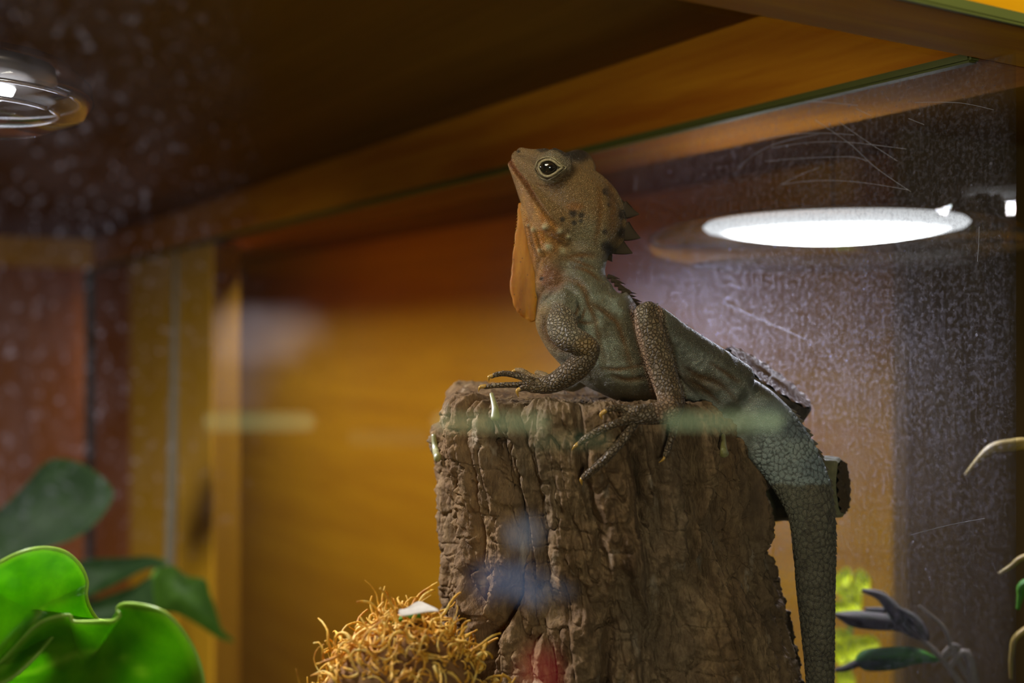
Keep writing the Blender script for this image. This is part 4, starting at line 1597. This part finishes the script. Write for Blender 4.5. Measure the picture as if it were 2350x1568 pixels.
# mound carrying the fibres, standing on the floor
V, Fc = [], []
seg, rg = 72, 40
prof = [(0.0, 0.022), (0.012, 0.020), (0.022, 0.013), (0.030, 0.002), (0.035, -0.015), (0.038, -0.05), (0.040, -0.2), (0.045, -(MC.z))]
pz = catmull([(r, z, 0, 0, 0) for r, z in prof], 6)[:, :2]
for r, z in pz:
    for j in range(seg):
        a = 2 * math.pi * j / seg
        V.append((MC.x + r * math.cos(a), MC.y + r * math.sin(a) * .9, MC.z + z))
V = np.array(V)
V[:, :3] += (fbm(V * 130, 3, 3) * 0.003)[:, None] * np.array([1, 1, .5])
V[:, 2] = np.maximum(V[:, 2], 0)
n = len(pz)
Fc = [(i * seg + j, i * seg + (j + 1) % seg, (i + 1) * seg + (j + 1) % seg, (i + 1) * seg + j) for i in range(n - 1) for j in range(seg)]
M_coir = plain('brown_coir', (0.22, 0.10, 0.025), 0.9)
mound = mesh_obj('fibre_mound', V, Fc, M_coir)
tag(mound, 'golden shredded fibre mound against the left foot of the stump', 'fibre mound')
fib = []
for i in range(1150):
    a = rngn.uniform(0, 2 * math.pi)
    u = rngn.uniform(0, 1) ** 0.6
    r = 0.034 * u
    zc = np.interp(r, [0, .012, .022, .030, .034], [.022, .020, .013, .002, -.02]) + rngn.uniform(-.001, .004)
    c = np.array([MC.x + r * math.cos(a), MC.y + r * .9 * math.sin(a), MC.z + zc])
    if rngn.rand() < .45:
        zz_ = rngn.uniform(-.05, 0.0)
        c = np.array([MC.x + .036 * math.cos(a), MC.y + .034 * math.sin(a), MC.z + zz_])
    dirv = rngn.normal(size=3)
    dirv /= np.linalg.norm(dirv)
    curl = rngn.normal(size=3) * rngn.uniform(.3, 1.6)
    ln_ = rngn.uniform(.006, .024)
    ns = 9
    p = c.copy()
    L = []
    rad_ = rngn.uniform(.0003, .0011)
    for k in range(ns):
        L.append((p[0], p[1], p[2], rad_ * (1 - .6 * k / ns), rad_ * .7 * (1 - .6 * k / ns)))
        dirv = dirv + np.cross(curl, dirv) * .38 + rngn.normal(size=3) * .12
        dirv /= np.linalg.norm(dirv)
        p = p + dirv * ln_ / ns
    fib.append(sweep(L, 1, 6))
V, Fc = join(fib)
m = NT('golden_fibre')
v = m.coord()
c = m.ramp(m.noise(v, 160, 3), [(0.35, (0.52, 0.20, 0.01)), (0.5, (0.82, 0.43, 0.03)), (0.68, (0.92, 0.66, 0.18))])
M_fib = m.done(m.bsdf(c, 0.6, m.bump(m.noise(v, 1500, 2), 0.5, 0.0003)))
fo = mesh_obj('loose_fibres', V, Fc, M_fib, mound)
fo['kind'] = 'stuff'
# pale dried leaf and a green blade on the mound
dl_o = leaf('dried_leaf', [(915, 1400), (935, 1396), (950, 1386), (964, 1382), (985, 1390), (1010, 1404), (985, 1406), (950, 1412), (918, 1416)], (960, 1398), lambda x, y, t: .452 - .0007 * (y - 1398) + .002 * (1 - t * t), leaf_mat('dry_leaf', (0.72, 0.64, 0.52), (0.85, 0.78, 0.66), 0.2, 0.6, (0.5, 0.42, 0.3)), samples=4, n_in=6)
tag(dl_o, 'small pale dried leaf lying on top of the golden fibre mound', 'leaf')
gb = narrow([(965, 1412), (930, 1420), (900, 1436), (880, 1460), (850, 1490), (830, 1545)], [4, 7, 8, 6, 4, 3], .468, M_bright, None, 'grass_blade')
tag(gb, 'green blade curving over the left side of the golden fibre mound', 'blade')

# ------------------------------------------------------------------ light bars and made-up glow panels, seen mirrored in the front glass
def mirror(p):
    s = D1.x * p.x + D1.y * p.y - CFG
    q = Vector(p)
    q.x -= 2 * s * D1.x
    q.y -= 2 * s * D1.y
    return q


def emis(name, col, s):
    m = NT(name)
    e = m.n('ShaderNodeEmission')
    e.inputs[0].default_value = (*col, 1)
    e.inputs[1].default_value = s
    return m.done(e.outputs[0])


VD = 0.62       # how far the mirror image stands behind the glass plane
def mirrored_bar(x0, x1, y, h, d, mat, name):
    a, b = mirror(P(x0, y, d)), mirror(P(x1, y, d))
    r = h / 2 * d / F
    V, Fc = sweep([(a.x, a.y, a.z, r, r), (*((a + b) / 2), r, r), (b.x, b.y, b.z, r, r)], 6, 16)
    base = empty(name, (a + b) / 2)
    t = mesh_obj('glass_tube', V, Fc, mat, base)
    # holder behind
    off = Vector((D1.x, D1.y, 0)) * -r * 1.6
    V, Fc = sweep([(*(a + off), r * .5, r * .5), (*((a + b) / 2 + off), r * .5, r * .5), (*(b + off), r * .5, r * .5)], 4, 8)
    mesh_obj('holder', V, Fc, M_metal, base)
    return base


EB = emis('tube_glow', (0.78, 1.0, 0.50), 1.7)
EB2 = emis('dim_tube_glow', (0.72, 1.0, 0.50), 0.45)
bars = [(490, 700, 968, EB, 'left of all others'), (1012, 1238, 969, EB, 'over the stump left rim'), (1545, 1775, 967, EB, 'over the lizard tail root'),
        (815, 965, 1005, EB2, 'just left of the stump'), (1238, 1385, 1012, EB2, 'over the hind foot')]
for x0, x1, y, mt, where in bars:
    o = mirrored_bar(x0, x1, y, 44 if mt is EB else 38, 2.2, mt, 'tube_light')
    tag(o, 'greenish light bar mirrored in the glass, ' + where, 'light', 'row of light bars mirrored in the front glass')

# made-up glowing panels that mirror as a blue and red blur and pinkish haze
def mirrored_panel(name, x0, x1, y0, y1, d, mat, thick=0.012):
    c = [mirror(P(x, y, d)) for x, y in ((x0, y0), (x1, y0), (x1, y1), (x0, y1))]
    base = empty(name, (c[0] + c[2]) / 2)
    nrm_ = (c[1] - c[0]).cross(c[3] - c[0]).normalized()
    cam_side = Vector((0, 0.3, Z0)) - base.location
    if nrm_.dot(cam_side) < 0:
        nrm_ = -nrm_
    me = bpy.data.meshes.new('glow_surface')
    nx_, ny_ = 2, 2
    me.from_pydata([tuple(v_) for v_ in c], [], [(0, 1, 2, 3)])
    uvl = me.uv_layers.new(name='uv')
    for i, uv in enumerate(((0, 1), (1, 1), (1, 0), (0, 0))):
        uvl.data[i].uv = uv
    o = link('glow_surface', me, mat, base, False)
    back = [v_ - nrm_ * thick for v_ in c]
    cen = (c[0] + c[2]) / 2
    fr = [cen + (v_ - cen) * 1.04 - nrm_ * 0.001 for v_ in c]
    bk = [cen + (v_ - cen) * 1.04 - nrm_ * thick for v_ in c]
    mesh_obj('casing', np.array([tuple(q) for q in fr + bk]), [(0, 1, 2, 3), (4, 7, 6, 5), (0, 4, 5, 1), (1, 5, 6, 2), (2, 6, 7, 3), (3, 7, 4, 0)], M_metal, base, False)
    return base


def blob_glow_mat(name, blobs):
    m = NT(name)
    uv = m.n('ShaderNodeUVMap')
    uv.uv_map = 'uv'
    nz = m.n('ShaderNodeTexNoise')
    nz.inputs['Scale'].default_value = 3.0
    m.l(uv.outputs[0], nz.inputs['Vector'])
    warp = m.n('ShaderNodeVectorMath')
    warp.operation = 'MULTIPLY_ADD'
    m.l(nz.outputs['Color'], warp.inputs[0])
    warp.inputs[1].default_value = (0.22, 0.22, 0)
    m.l(uv.outputs[0], warp.inputs[2])
    total = None
    for (cx_, cy_, rx, ry, col, s) in blobs:
        mp = m.n('ShaderNodeMapping')
        mp.inputs['Location'].default_value = (-(cx_ + .11) / rx, -(cy_ + .11) / ry, 0)
        mp.inputs['Scale'].default_value = (1 / rx, 1 / ry, 0)
        m.l(warp.outputs[0], mp.inputs['Vector'])
        ln = m.n('ShaderNodeVectorMath')
        ln.operation = 'LENGTH'
        m.l(mp.outputs[0], ln.inputs[0])
        mr = m.n('ShaderNodeMapRange')
        mr.interpolation_type = 'SMOOTHSTEP'
        mr.inputs['From Min'].default_value = 0.2
        mr.inputs['From Max'].default_value = 1.0
        mr.inputs['To Min'].default_value = s
        mr.inputs['To Max'].default_value = 0
        m.l(ln.outputs['Value'], mr.inputs['Value'])
        cm = m.mix(1.0, mr.outputs[0], col, 'MULTIPLY')
        total = cm if total is None else m.mix(1.0, total, cm, 'ADD')
    e = m.n('ShaderNodeEmission')
    m.l(total, e.inputs[0])
    return m.done(e.outputs[0])


o = mirrored_panel('blur_glow_panel', 1040, 1340, 1150, 1620, 2.0, blob_glow_mat('blur_glow', [
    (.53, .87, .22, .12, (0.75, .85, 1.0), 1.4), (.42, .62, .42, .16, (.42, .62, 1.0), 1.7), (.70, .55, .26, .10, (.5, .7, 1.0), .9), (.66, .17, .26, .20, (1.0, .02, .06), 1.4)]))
tag(o, 'made-up glowing panel, a blue and red blur mirrored over the stump bark', 'glow panel')
o = mirrored_panel('haze_glow_panel', 488, 790, 690, 945, 2.4, blob_glow_mat('panel_glow', [
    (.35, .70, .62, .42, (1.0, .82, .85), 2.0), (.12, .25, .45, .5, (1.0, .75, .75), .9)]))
tag(o, 'made-up glowing panel, a soft pinkish haze mirrored over the yellow wall beside the corner post', 'light')
